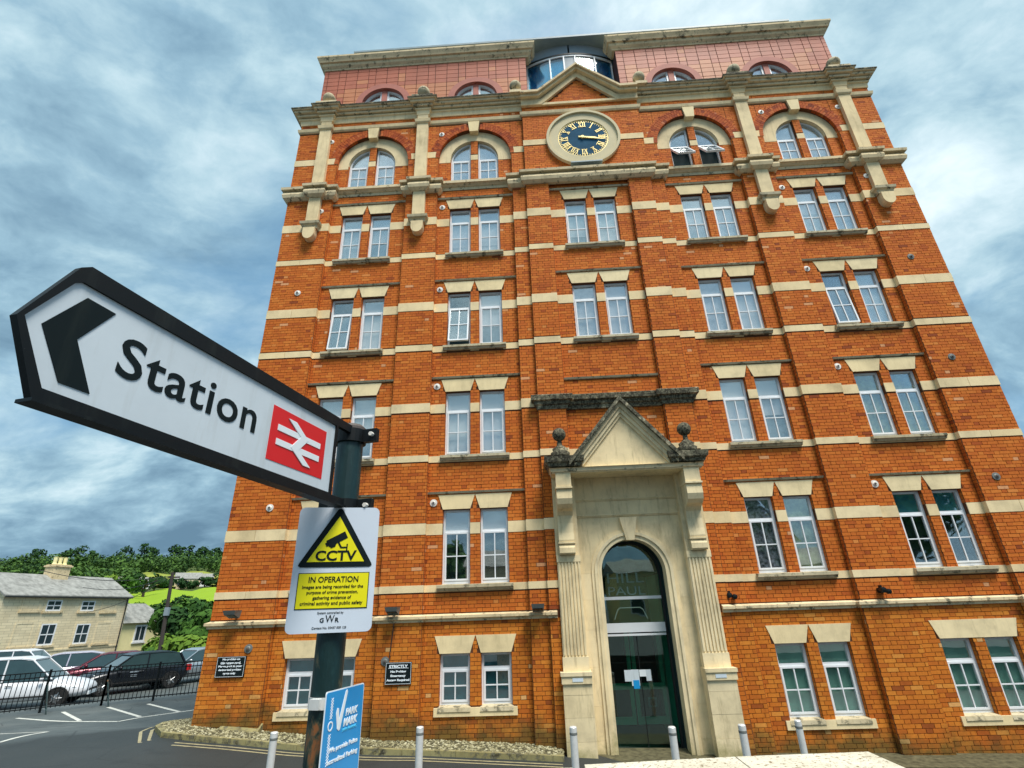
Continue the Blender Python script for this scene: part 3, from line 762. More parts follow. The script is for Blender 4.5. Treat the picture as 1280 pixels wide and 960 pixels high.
# ---- windows
BL = {0: 'blindteal', 1: 'blinddark', 2: 'blindgrey', 3: 'blindwhite', 4: 'blindwhite', 5: 'blindgrey'}
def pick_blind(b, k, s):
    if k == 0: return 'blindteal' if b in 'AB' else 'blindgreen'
    if k == 1: return {('D', -1): 'net', ('D', 1): 'green_net_and_reflection'}.get((b, s), 'blinddark')
    if k == 2: return {('E', 1): 'green_net_and_reflection', ('E', -1): 'green_net_and_reflection', ('A', 1): 'blindgrey', ('A', -1): 'blindgrey'}.get((b), {('E', 1): 'green_net_and_reflection', ('E', -1): 'green_net_and_reflection'}.get((b, s), 'blindwhite'))  # bay E: green sheet behind the glass stands in for reflected trees
    return random.choice(['blindwhite', 'blindwhite', 'blindgrey'])
OPEN = {('A', 3, -1): 7, ('B', 3, -1): 12, ('D', 5, -1): 34, ('D', 5, 1): 34, ('E', 3, -1): 6, ('A', 4, 99): 0}
def make_window(b, k, s, x, zb, zt):
    y = -.10 if b == 'C' else 0.0
    ft = .045; yd = .07
    arched = k == 5
    hw = HW
    zt_ = zt; h = zt - zb
    ztr = (zb + h * .70) if not arched else ARC_Z - .02
    if k in (3, 4): ztr = zb + h * .72
    fr = MB()
    x0, x1 = x - hw + .003, x + hw - .003
    zb2 = zb + .004
    cx = x - s * OFF
    def arcout(R, xi, zlo, n=12):      # outline of the quarter light
        a0 = acos(xi / R); pts = [(s * xi, zlo)] + [(s * R * cos(a), R * sin(a)) for a in [a0 - a0 * i / n for i in range(n + 1)]] + ([(s * R, zlo)] if zlo < -.001 else [])
        return [(cx + px, ARC_Z + pz) for px, pz in pts]
    if not arched:
        A = [(x0, zb2), (x1, zb2), (x1, zt - .003), (x0, zt - .003)]; Bq = [(x0 + ft, zb2 + ft + .03), (x1 - ft, zb2 + ft + .03), (x1 - ft, zt - ft), (x0 + ft, zt - ft)]
        fr.ring(A, Bq, y, y + yd); fr.box(x0 + ft, x1 - ft, y + .004, y + yd, ztr - .022, ztr + .028)
        zlow_top = ztr - .022
    else:
        A = [(x0, zb2), (x1, zb2), (x1, ztr), (x0, ztr)]; Bq = [(x0 + ft, zb2 + ft), (x1 - ft, zb2 + ft), (x1 - ft, ztr), (x0 + ft, ztr)]
        fr.ring([A[3], A[0], A[1], A[2]], [Bq[3], Bq[0], Bq[1], Bq[2]], y, y + yd, closed=False)
        fr.box(x0, x1, y + .001, y + yd, ztr, ztr + .05)
        n = 12; R = WR - .004; xi = .114
        O = arcout(R, xi, .0, n); I = arcout(R - ft, xi + ft, .03, n)
        I = [(px, max(pz, ARC_Z + .03)) for px, pz in I]
        fr.ring(O, I, y, y + yd)
        zlow_top = ztr
    w = fr.build('window', M['white'], B)
    # lower casement with four panes
    ang = radians(OPEN.get((b, k, s), 0)); cs0, cs1 = x0 + ft - .004, x1 - ft + .004
    zs0, zs1 = zb2 + ft + (.026 if not arched else -.004), zlow_top + .002
    T = Matrix.Translation((0, y + .0, zs1)) @ Matrix.Rotation(-ang, 4, 'X') @ Matrix.Translation((0, -y, -zs1))
    sh = MB(); sh.T = T
    st = .036; c0, c1, d0, d1 = cs0 + st, cs1 - st, zs0 + st, zs1 - st
    sh.ring([(cs0, zs0), (cs1, zs0), (cs1, zs1), (cs0, zs1)], [(c0, d0), (c1, d0), (c1, d1), (c0, d1)], y - .012, y + .045)
    xm, zm = (c0 + c1) / 2, (d0 + d1) / 2
    sh.box(xm - .011, xm + .011, y - .006, y + .03, d0, d1); sh.box(c0, xm - .011, y - .005, y + .03, zm - .011, zm + .011); sh.box(xm + .011, c1, y - .005, y + .03, zm - .011, zm + .011)
    sh.build('casement', M['white'], w)
    for (p, q) in ((c0, xm - .011), (xm + .011, c1)):
        for (r_, t_) in ((d0, zm - .011), (zm + .011, d1)):
            pb = MB(); pb.T = T; pb.box(p, q, y + .008, y + .016, r_, t_); pb.build('pane', M['glass'], w)
    if not arched: MB().box(x0 + ft, x1 - ft, y + .03, y + .04, ztr + .028, zt - ft).build('pane', M['glass'], w)
    else: MB().prism(I, y + .03, y + .04).build('pane', M['glass'], w)
    bl = pick_blind(b, k, s)
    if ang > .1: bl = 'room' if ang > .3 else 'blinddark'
    ztop = zt if not arched else ARC_Z + .68
    mbl = MB()
    if not arched:
        part_ = k >= 2 and ang == 0 and bl in ('blindwhite', 'blindgrey') and random.random() < .45
        zc = zb2 + (zt - zb2) * random.uniform(.15, .55) if part_ else zb2
        mbl.box(x0 + .01, x1 - .01, y + .075, y + .08, zc, zt - .01); mbl.build('blind', M[bl], w)
        if part_: MB().box(x0 + .01, x1 - .01, y + .095, y + .10, zb2, zc + .02).build('net_curtain', M[random.choice(['blindgrey', 'blindgrey', 'blindroom'])], w)
        if bl == 'blinddark' and ang == 0:
            MB().box(x0 + .01, x1 - .01, y + .065, y + .07, ztr - .02 + .05, zt - .01).build('blind', M['blindwhite' if b in 'AB' else 'blindteal'], w)
    else:
        O2 = arcout(WR - .01, .12, -.86, 12)
        mbl.prism([(O2[0][0], zb2), *O2[1:], (O2[-1][0], zb2)] if False else [(x0 + .01, zb2), (x1 - .01, zb2), (x1 - .01, ARC_Z), (x0 + .01, ARC_Z)], y + .075, y + .08)
        mbl.prism(arcout(WR - .01, .12, .0, 12), y + .075, y + .08); mbl.build('blind', M['blindgrey' if ang == 0 else 'blinddark'], w)
for w_ in wins: make_window(*w_)
# ---- attic: tile-hung wall, half-round lights, top cornice
AY = .30; A0, A1 = 17.9, 20.74; AZ = 18.93
for s in (-1, 1):
    at = MB()
    xs_ = [1.54, 2.34, 4.24, 5.48, 7.38, 8.62]; 
    for (xa, xb) in ((1.54, 3.29 - .76), (3.29 + .76, 6.43 - .76), (6.43 + .76, 8.62)):
        at.box(*sorted((s * xa, s * xb)), AY + .015, AY + .3, A0, A1)
    for cx in (3.29, 6.43):
        O = arcpts(s * cx, AZ, .76, pi, 0, 20); at.ring(O, [(px, A1) for px, pz in O], AY + .015, AY + .3, closed=False)
    at.box(*sorted((s * 1.54, s * 1.56)), AY + .3, 1.6, A0, A1)
    at.box(*sorted((s * 8.60, s * 8.62)), AY + .3, 8, A0, A1)
    attic_ = at.build('attic_wall', M['tileback'], B); attics = globals().setdefault('attics', {}); attics[s] = attic_
th = .205; tw = .40; ntile = 0; rest = MB(); tl = {}
for s in (-1, 1):
    for r_ in range(14):
        z0 = 17.92 + r_ * th; z1 = min(z0 + th, A1)
        if z1 < 18.95: continue
        x = 1.54; j = 0
        while x < 8.6:
            w_ = tw if (j % 3) else tw * .62
            xe = min(x + w_, 8.62); mx = (x + xe) / 2; mz = (z0 + z1) / 2
            bad = False; clipped = False
            for cx in (3.29, 6.43):
                dd = [sqrt((xx - cx) ** 2 + (zz_ - AZ) ** 2) for xx in (x, xe) for zz_ in (z0, z1)]
                if max(dd) < .93 : bad = True
                elif min(dd) < .93: clipped = True
            if not bad:
                a, c = sorted((s * x, s * xe)); yy = AY + random.uniform(-.002, .003)
                if clipped:
                    # trim the tile back to the curve of the surround
                    cx = min((3.29, 6.43), key=lambda q: abs(q - mx)); 
                    def curve(xx):
                        d = .93 ** 2 - (abs(xx) - cx) ** 2
                        return AZ + sqrt(d) if d > 0 else -9
                    n = 6; top = [(a + .010 + (c - a - .020) * i / n, z1 - .009) for i in range(n + 1)]; bot = [(px, min(max(z0 + .009, curve(px)), z1 - .009)) for px, _ in top]
                    tmb = MB().ring(bot, top, yy, AY + .02, closed=False)
                else: tmb = MB().box(a + .010, c - .010, yy, AY + .02, z0 + .009, z1 - .009)
                hi_ = (mz < 19.75 and abs(mx - 4.9) < 3.0) or random.random() < .12
                if mz > 20.2: hi_ = random.random() < .05
                tmb.build('tile', M['tileo' if hi_ else 'tile'], attics[s]); ntile += 1
            x = xe; j += 1
        
for s in (-1, 1):
    for cx in (3.29, 6.43):
        O = arcpts(s * cx, AZ, .725, pi, 0, 24); O2 = arcpts(s * cx, AZ, .935, pi, 0, 24)
        MB().ring(O, O2, AY - .03, AY + .28, closed=False).build('window_surround', M['pinkring'], attics[s])
        MB().box(s * cx - .09, s * cx + .09, AY + .06, AY + .28, AZ - .3, AZ + .72).build('mullion', M['pinkring'], attics[s])
        for q in (-1, 1):
            def quarter(R, xi, zlo, n=12):
                a0 = acos(xi / R); return [(s * cx + q * xi, AZ + zlo)] + [(s * cx + q * R * cos(a), max(AZ + zlo, AZ + R * sin(a))) for a in [a0 - a0 * i / n for i in range(n + 1)]]
            f = MB().ring(quarter(.722, .09, 0), quarter(.66, .15, .04), AY + .10, AY + .18).build('window', M['white'], B)
            MB().prism(quarter(.665, .145, .035), AY + .135, AY + .142).build('pane', M['glass'], f)
            MB().prism(quarter(.70, .10, 0), AY + .22, AY + .225).build('blind', M['blindgrey'], f)
TC = [(-.1, 20.74), (.02, 20.745), (.03, 20.80), (.10, 20.88), (.115, 20.93), (.115, 20.985), (.17, 20.995), (.19, 21.05), (.245, 21.17), (.245, 21.24), (-.1, 21.30)]
TP = [(-8.62, 8), (-8.62, AY), (-1.46, AY), (-1.46, .60)]
MB().sweep(TP, TC).build('attic_cornice', M['stonemid'], B)
MB().sweep([(-a, b_) for a, b_ in reversed(TP)], TC).build('attic_cornice', M['stonemid'], B)
rf = MB(); rf.box(-7.66, 7.66, .25, 8, 21.60, 21.68); rf.box(-7.6, 7.6, .9, 8, 21.25, 22.03) if False else None
rf.build('roof_edge', M['roofgrey'], B)
MB().box(-7.5, -1.5, .5, .7, 21.25, 21.60).build('roof_upstand', M['roofgrey'], B); MB().box(1.5, 7.5, .5, .7, 21.25, 21.60).build('roof_upstand', M['roofgrey'], B)
MB().box(-8.6, 8.6, 1.0, 8, 21.15, 21.26).build('roof_deck', M['roofgrey'], B)
# bowed glazing behind the gable
def bow(u):  # u -1..1
    return (1.52 * u, .56 + .34 * u * u)
n = 16; us_ = [-1 + 2 * i / n for i in range(n + 1)]
def bowwall(z0, z1, d, name, mat, u0=-1, u1=1, parent=B, n=8):
    P = [bow(u0 + (u1 - u0) * i / n) for i in range(n + 1)]
    return MB().sweep(P, [(d - .04, z0), (d, z0), (d, z1), (d - .04, z1)]).build(name, mat, parent)
bz = MB().box(-1.5, 1.5, 1.15, 1.2, 17.9, 21.1).build('rooftop_bay', M['room'], B)
edges = [-1, -.46, 0.0, .16, .60, 1]
for a_, b_ in zip([-1, -.44, .13, .60], [-.47, -.14, .57, .97]): bowwall(18.2, 21.0, .0, 'pane', M['glasstop'], a_, b_, bz, 5); bowwall(18.2, 21.0, -.06, 'solar_film', M['rooftopblind'], a_, b_, bz, 5)
bowwall(18.2, 21.0, .01, 'panel', M['panelgrey'], -.13, .12, bz, 3)
for u in (-.985, -.455, -.135, .125, .585, .985):
    x_, y_ = bow(u); MB().box(x_ - .022, x_ + .022, y_ - .05, y_ + .04, 18.2, 21.0).build('glazing_bar', M['white'], bz)
bowwall(20.98, 21.05, .04, 'head_rail', M['white'], -1, 1, bz, 16)
bowwall(21.05, 21.11, .06, 'head_rail', M['iron'], -1, 1, bz, 16)
bowwall(21.11, 21.60, .02, 'fascia', M['panelgrey'], -1, -.02, bz, 8); bowwall(21.11, 21.60, .02, 'fascia', M['panelgrey'], .02, 1, bz, 8)
# ---- clock
ck = MB().ring(arcpts(0, 15.98, .75, 0, 2 * pi, 48)[:-1], arcpts(0, 15.98, 1.03, 0, 2 * pi, 48)[:-1], -.37, -.3).build('clock', M['clockstone'], B)
MB().ring(arcpts(0, 15.98, 1.02, 0, 2 * pi, 48)[:-1], arcpts(0, 15.98, 1.095, 0, 2 * pi, 48)[:-1], -.43, -.3).build('clock_rim', M['clockstone'], ck)
cj = MB()
for i in range(16):
    a = 2 * pi * (i + .5) / 16
MB().prism(arcpts(0, 15.98, .755, 0, 2 * pi, 48)[:-1], -.345, -.31).build('dial', M['dial'], ck)
MB().ring(arcpts(0, 15.98, .72, 0, 2 * pi, 60)[:-1], arcpts(0, 15.98, .745, 0, 2 * pi, 60)[:-1], -.352, -.34).build('dial_ring', M['gold'], ck)
mk = MB()
for i in range(60):
    a = 2 * pi * i / 60; c_, s_ = cos(a), sin(a); r0, r1, h_ = .665, .705, .010 if i % 5 else .018
    mk.prism([(r0 * c_ + h_ * s_, 15.98 + r0 * s_ - h_ * c_), (r1 * c_ + h_ * s_, 15.98 + r1 * s_ - h_ * c_), (r1 * c_ - h_ * s_, 15.98 + r1 * s_ + h_ * c_), (r0 * c_ - h_ * s_, 15.98 + r0 * s_ + h_ * c_)], -.35, -.34)
mk.build('minute_marks', M['gold'], ck)
NUM = ['XII', 'I', 'II', 'III', 'IV', 'V', 'VI', 'VII', 'VIII', 'IX', 'X', 'XI']
GW = {'I': .055, 'V': .12, 'X': .12}
for i, nm in enumerate(NUM):
    mb = MB(); tot = sum(GW[c] for c in nm); k_ = min(1, .26 / tot); x = -tot * k_ / 2; H = .19
    a = radians(90 - 30 * i); T = Matrix.Translation((.555 * cos(a), 0, 15.98 + .555 * sin(a))) @ Matrix.Rotation(radians(30 * i), 4, 'Y'); mb.T = T
    def stroke(xa, za, xb, zb_, t_): mb.prism([(xa - t_, za), (xa + t_, za), (xb + t_, zb_), (xb - t_, zb_)], -.356, -.344)
    for c in nm:
        g = GW[c] * k_; m_ = x + g / 2
        if c == 'I': stroke(m_, -H / 2, m_, H / 2, .013)
        if c == 'V': stroke(m_, -H / 2, m_ - g * .36, H / 2, .015); stroke(m_, -H / 2, m_ + g * .36, H / 2, .007)
        if c == 'X': stroke(m_ + g * .36, -H / 2, m_ - g * .36, H / 2, .015); stroke(m_ - g * .36, -H / 2, m_ + g * .36, H / 2, .007)
        x += g
    mb.box(-tot * k_ / 2, tot * k_ / 2, -.355, -.344, H / 2 - .012, H / 2 + .004); mb.box(-tot * k_ / 2, tot * k_ / 2, -.355, -.344, -H / 2 - .004, -H / 2 + .012)
    mb.build('numeral', M['gold'], ck)
def hand(name, ang, ln, w0, w1, y):
    mb = MB(); mb.T = Matrix.Translation((-.02, 0, 15.98 + .02)) @ Matrix.Rotation(radians(ang), 4, 'Y')
    mb.prism([(-w0, -.12), (w0, -.12), (w1, ln * .8), (0, ln), (-w1, ln * .8)], y, y + .012); mb.build(name, M['gold'], ck)
hand('minute_hand', 102, .68, .022, .016, -.385); hand('hour_hand', 99, .46, .035, .045, -.372)
MB().prism(arcpts(-.02, 16.0, .05, 0, 2 * pi, 16)[:-1], -.40, -.35).build('hand_boss', M['gold'], ck)
MB().box(-.45, .45, -.52, -.38, 14.86, 14.90).build('lead_flashing', M['roofgrey'], B)
# ---- dark entablature above the portico
EN = [(-.05, 7.41), (.02, 7.42), (.03, 7.50), (.07, 7.53), (.08, 7.60), (.14, 7.62), (.15, 7.73), (.13, 7.75), (-.05, 7.80)]
MB().sweep([(-1.79, .0), (-1.79, -.32), (-1.11, -.32), (-1.11, -.24), (1.11, -.24), (1.11, -.32), (1.79, -.32), (1.79, .0)], EN).build('entablature', M['stonelich'], B)
# ---- tie-rod plates
for x, z in [(-8.045, 11.12), (-4.22, 11.05), (-4.22, 8.23), (-7.743, 13.90), (-4.22, 13.87), (-7.73, 16.66), (-4.28, 16.66), (5.42, 13.83), (5.43, 16.70), (7.7, 16.70), (7.72, 13.95), (5.40, 11.06), (8.0, 11.17), (5.40, 8.24), (7.98, 8.29), (5.40, 5.42), (7.87, 5.45), (-4.22, 5.40), (-7.89, 5.42), (-7.88, 2.61), (-5.07, 2.31)]:
    yy = [z_[2] for z_ in ZONES if z_[0] <= x <= z_[1]][0]
    if z > 15: yy = -.22
    m_ = M['plate'] if z > 3 and x < 7.8 else M['lampgrey']
    p = MB().lathe([(0, -.035), (.035, -.035), (.05, -.02), (.082, -.016), (.085, .01)], (x, yy, z), 16, 'y').build('tie_plate', m_, B)
    MB().lathe([(0, -.06), (.022, -.055), (.022, -.03)], (x, yy, z), 8, 'y').build('nut', M['platedark'], p)

# ------------------------------------------------------------------ portico
PT = 'stoneport'
def pbox(name, x0, x1, y0, y1, z0, z1, mat=PT): return MB().box(x0, x1, y0, y1, z0, z1).build(name, M[mat], B)
for s in (-1, 1):
    def bx(name, xa, xb, y0, y1, z0, z1, mat=PT):
        a, b_ = sorted((s * xa, s * xb)); return pbox(name, a, b_, y0, y1, z0, z1, mat)
    # pedestal in stacked blocks
    zz_ = [.45, .95, 1.32, 1.68, 1.86]
    for a, b_ in zip(zz_[:-1], zz_[1:]): bx('pedestal_block', 1.055 + .0, 1.60, -.50 + random.uniform(0, .004), -.1, a + .0015, b_ - .0015)
    bx('pedestal_cap', 1.05, 1.62, -.53, -.1, 1.862, 1.99); bx('pedestal_cap', 1.045, 1.635, -.55, -.1, 1.99, 2.055)
    nb = bx('name_plate', 1.22, 1.42, -.537, -.53, 1.90, 1.96, 'signwhite')
    # fluted shaft: back slab + raised fillets
    bx('pilaster', 1.09, 1.56, -.385, -.1, 2.055, 4.16)
    bx('pilaster_foot', 1.075, 1.575, -.41, -.1, 2.056, 2.30)
    mb = MB()
    for i in range(7):
        xc = 1.125 + i * (.40 / 6); a, b_ = sorted((s * (xc - .016), s * (xc + .016))); mb.box(a, b_, -.408, -.38, 2.33, 4.02)
    mb.build('fluting', M[PT], B)
    bx('pilaster_head', 1.08, 1.57, -.41, -.1, 4.03, 4.16)
    # scrolled console
    pr_ = [(-.30, 4.17), (-.49, 4.17), (-.52, 4.20), (-.52, 4.30), (-.49, 4.345), (-.47, 4.36), (-.49, 4.40), (-.50, 4.46), (-.475, 4.60), (-.46, 4.80), (-.475, 4.95), (-.56, 5.03), (-.70, 5.07), (-.79, 5.14), (-.83, 5.25), (-.82, 5.38), (-.80, 5.46), (-.82, 5.48), (-.82, 5.78), (-.30, 5.78)]
    a, b_ = sorted((s * 1.18, s * 1.50)); MB().prism_x(pr_, a, b_).build('console_bracket', M[PT], B)
    a, b_ = sorted((s * 1.165, s * 1.515)); MB().prism_x([(-.3, 4.385), (-.515, 4.385), (-.515, 4.41), (-.3, 4.41)], a, b_).build('console_fillet', M[PT], B)
    MB().prism_x([(-.3, 5.455), (-.855, 5.455), (-.855, 5.49), (-.3, 5.49)], a, b_).build('console_fillet', M[PT], B)
    bx('pilaster_upper', 1.09, 1.575, -.37, -.1, 4.16, 5.79)
    # jambs in courses
    zj = [.45, .9, 1.45, 2.1, 2.75, 3.30, 3.80]
    for a, b_ in zip(zj[:-1], zj[1:]): bx('jamb_stone', .86, 1.10, -.205 + random.uniform(0, .003), .0, a + .001, b_ - .001)
    bx('jamb_moulding', .655, .74, -.235, .06, .45, 3.80); bx('jamb_moulding', .74, .80, -.265, .05, .45, 3.80); bx('jamb_moulding', .80, .86, -.235, .05, .45, 3.80)
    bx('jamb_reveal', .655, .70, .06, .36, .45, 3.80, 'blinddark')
    bx('vestibule_wall', .70, .74, .36, 2.3, .5, 3.8, 'teal')
# wall of stone round the arch
n = 24
O = [(-1.10, 3.80), (1.10, 3.80)]
A = arcpts(0, 3.80, .86, pi, 0, n); Bq = []
for (px, pz) in A:
    if abs(px) * 1.0 > .859 * .9999: Bq.append((1.10 * (1 if px > 0 else -1), pz))
    else: Bq.append((px * 1.10 / .86, 5.78))
Bq = [(1.10 * px / .86, 5.78 if 0 < i < n else 3.8) for i, (px, pz) in enumerate(A)]
MB().ring(A, Bq, -.205, .0, closed=False).build('arch_spandrel', M[PT], B)
for (ra, rb, y0) in ((.655, .74, -.235), (.74, .80, -.265), (.80, .862, -.235)):
    MB().ring(arcpts(0, 3.80, ra, pi, 0, n), arcpts(0, 3.80, rb, pi, 0, n), y0, .06, closed=False).build('arch_moulding', M[PT], B)
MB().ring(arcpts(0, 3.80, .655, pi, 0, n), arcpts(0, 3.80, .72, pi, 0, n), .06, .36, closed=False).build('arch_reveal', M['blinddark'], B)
MB().prism([(-.085, 4.43), (.085, 4.43), (.185, 4.90), (-.185, 4.90)], -.30, -.1).build('keystone', M[PT], B)
for z in (4.93, 5.27):
    MB().sweep([(-1.10, -.2), (1.10, -.2)], [(-.02, z), (.03, z + .005), (.03, z + .02), (.05, z + .03), (.05, z + .055), (-.02, z + .06)]).build('frieze_moulding', M[PT], B)
pbox('canopy_soffit', -1.57, 1.57, -.82, -.1, 5.782, 5.86)
# canopy bed, cornice and tympanum
MB().sweep([(-1.57, .0), (-1.57, -.83), (1.57, -.83), (1.57, .0)], [(-.04, 5.80), (.02, 5.805), (.035, 5.87), (.06, 5.88), (-.04, 5.90)]).build('canopy_band', M['stonemid'], B)
for s in (-1, 1):
    P = [(-1.57, .0), (-1.57, -.83), (-1.02, -.83), (-1.02, -.3)]
    if s > 0: P = [(-a, b_) for a, b_ in reversed(P)]
    MB().sweep(P, [(-.04, 5.90), (.07, 5.91), (.09, 5.97), (.13, 6.0), (.15, 6.12), (-.3, 6.17)]).build('canopy_cornice', M['stonelich'], B)
MB().prism([(-1.0, 5.885), (1.0, 5.885), (0, 7.02)], -.80, -.1).build('tympanum', M[PT], B)
def chev2(d0, d1, y0, y1, name, mat, foot=1.12, apex=7.42, fz=6.10):
    foot = (1.52 - d1) / 1.179; fz = apex - 1.179 * foot
    top = [(-foot, fz), (0, apex), (foot, fz)]
    MB().ring([(x, z - d0) for x, z in top], [(x, z - d1) for x, z in top], y0, y1, closed=False).build(name, mat, B)
chev2(0, .11, -1.0, -.1, 'raking_cornice', M['stonelich'])
chev2(.11, .24, -.92, -.1, 'raking_moulding', M['stonemid'], foot=1.10)
chev2(.24, .35, -.88, -.1, 'raking_fillet', M[PT], foot=1.06)
chev2(.35, .44, -.84, -.1, 'raking_fillet', M[PT], foot=1.03)
for s in (-1, 1):
    x = s * 1.36
    e = MB(); e.lathe([(.20, 6.16), (.21, 6.24), (.15, 6.28), (.17, 6.33), (.10, 6.38), (.055, 6.42), (.05, 6.52)], (x, -.72, 0), 14); e.build('finial_base', M['stonelich'], B, smooth=True)
    ballfin(x, -.72, 6.66, .15, M['stonelich'], base=False)
# ---- doors and glazing inside the arch
dr = MB(); GY = .33
dr.box(-.655, -.615, GY, GY + .06, .52, 3.8); dr.box(.615, .655, GY, GY + .06, .52, 3.8); dr.ring(arcpts(0, 3.80, .615, pi, 0, 24), arcpts(0, 3.80, .655, pi, 0, 24), GY, GY + .06, closed=False)
door = dr.build('entrance_glazing', M['iron'], B)
MB().prism(arcpts(0, 3.80, .616, 0, pi, 24) + [(-.616, 3.35), (.616, 3.35)], GY + .02, GY + .028).build('pane', M['glassdoor'], door)
MB().box(-.616, .616, GY + .02, GY + .028, 2.84, 3.29).build('pane', M['glassdoor'], door)
MB().box(-.616, .60, GY - .03, GY + .05, 3.29, 3.35).build('transom', M['white'], door)
MB().box(-.65, .60, GY - .06, GY + .08, 2.665, 2.84).build('door_header', M['white'], door)
MB().box(-.63, .60, GY - .05, GY + .07, 2.60, 2.64).build('door_rail', M['white'], door)
MB().box(-.616, -.004, GY + .02, GY + .03, .56, 2.60).build('door', M['glassdoor'], door)
MB().box(.004, .50, GY + .02, GY + .03, .56, 2.60).build('door', M['glassdoor'], door)
MB().box(-.012, -.004, GY + .012, GY + .045, .56, 2.6).build('door_edge', M['iron'], door)
MB().box(-.66, .66, -.20, .9, .50, .555).build('threshold', M['steel'], door)
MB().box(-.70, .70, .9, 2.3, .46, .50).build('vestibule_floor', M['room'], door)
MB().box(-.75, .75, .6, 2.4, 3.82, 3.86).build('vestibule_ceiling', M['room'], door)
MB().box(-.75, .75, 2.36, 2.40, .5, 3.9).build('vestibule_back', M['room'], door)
for (xa, xb) in ((-.70, -.03), (.0, .67)):
    f = MB().ring([(xa, .86), (xb, .86), (xb, 2.75), (xa, 2.75)], [(xa + .08, 1.0), (xb - .08, 1.0), (xb - .08, 2.68), (xa + .08, 2.68)], 1.38, 1.42)
    f.box(xa + .08, xb - .08, 1.38, 1.42, 1.50, 1.62); f.build('inner_door', M['teal'], door)
MB().box(.25, .43, 1.35, 1.365, 1.18, 1.35).build('notice_frame', M['panelgrey'], door)
MB().box(.275, .405, 1.342, 1.352, 1.205, 1.325).build('notice_paper', M['black'], door)
for (xa, xb, za, zb_, m_) in ((-.33, -.19, 1.78, 1.98, 'printlight'), (-.20, -.04, 1.70, 1.985, 'signwhite'), (-.03, .10, 1.86, 1.98, 'printwhite'), (.10, .20, 1.78, 1.98, 'signwhite'), (-.17, -.05, 1.65, 1.80, 'blue')):
    MB().box(xa, xb, GY + .006 - (.004 if m_ == 'blue' else 0) + (.003 if m_ == 'printlight' else 0), GY + .014, za, zb_).build('paper_notice', M['signwhite' if m_ == 'printlight' else m_], door)
text('HILL', .26, front(-.1, GY + .014, 3.72), M['etched'], door, 'etched_lettering', width=.78, height=.20)
text('PAUL', .26, front(-.1, GY + .014, 3.46), M['etched'], door, 'etched_lettering', width=.78, height=.17)
e_ = MB(); P_ = [(-.42, 2.92), (-.34, 3.10), (-.28, 3.14), (.14, 3.14), (.20, 3.10), (.28, 2.92)]
e_.ring(P_, [(x * .97 - .002, z - .018) for x, z in P_], GY + .012, GY + .018, closed=False); e_.build('etched_emblem', M['etched'], door)

# ------------------------------------------------------------------ gravel margin at the foot of the mill
def wallz(x): return interp(x, [-9, -8.79, -5, -1.7], [1.30, 1.28, 1.02, .82])
KP = [(-11.3, 4.6), (-10.35, 1.6), (-9.75, .25), (-9.0, -.66), (-8.3, -.76), (-6.4, -.78), (-1.66, -.78)]
mb = MB(); vs = []; fs = []
WP = [(-8.8, 4.6), (-8.8, 1.6), (-8.8, .25), (-8.8, -.2), (-8.3, -.2), (-6.4, -.1), (-1.66, -.1)]
QK = []
for (a, b_), (c, d) in zip(zip(KP[:-1], KP[1:]), zip(WP[:-1], WP[1:])):
    k = max(1, int((Vector(b_) - Vector(a)).length / .25))
    for i in range(k): QK.append((Vector(a).lerp(Vector(b_), i / k), Vector(c).lerp(Vector(d), i / k)))
QK.append((Vector(KP[-1]), Vector(WP[-1])))
def bedz(p, q, f):
    z0 = gz(p.x, p.y) + .07; z1 = max(z0 + .02, wallz(q.x) - .06); return z0 + (z1 - z0) * f
for p, q in QK:
    for f in (0, .5, 1):
        r_ = p.lerp(q, f); vs.append((r_.x, r_.y, bedz(p, q, f)))
for i in range(len(QK) - 1):
    for j in range(2): fs.append((3 * i + j, 3 * i + 3 + j, 3 * i + 4 + j, 3 * i + 1 + j))
mb.add(vs, fs).build('gravel_bed', M['gravelbed'], kind='structure')
pb = MB(); ico = [(0, 0, 1), (.9, 0, .25), (.25, .85, .3), (-.75, .5, .2), (-.7, -.55, .25), (.3, -.85, .2), (0, 0, -.6)]
icf = [(0, 1, 2), (0, 2, 3), (0, 3, 4), (0, 4, 5), (0, 5, 1), (6, 2, 1), (6, 3, 2), (6, 4, 3), (6, 5, 4), (6, 1, 5)]
for _ in range(6500):
    i = random.randrange(len(QK) - 1); t_ = random.random(); f = random.random()
    p = QK[i][0].lerp(QK[i + 1][0], t_); q = QK[i][1].lerp(QK[i + 1][1], t_); c = p.lerp(q, f); z = bedz(p, q, f)
    r_ = random.uniform(.016, .042); a = random.random() * 6.28
    pb.add([(c.x + r_ * (vx * cos(a) - vy * sin(a)), c.y + r_ * (vx * sin(a) + vy * cos(a)) * .8, z + r_ * vz * .6) for vx, vy, vz in ico], icf)
m_, t_, b_ = newmat('pebbles'); r_ = N(t_, 'ShaderNodeNewGeometry').outputs['Random Per Island']
L(t_, ramp(t_, r_, [(0, (.05, .045, .025)), (.35, (.17, .15, .075)), (.75, (.33, .30, .17)), (1, (.48, .45, .30))]), b_.inputs['Base Color']); b_.inputs['Roughness'].default_value = .9
pb.build('gravel', m_, kind='stuff', normals=False)
kb = MB(); prev = None
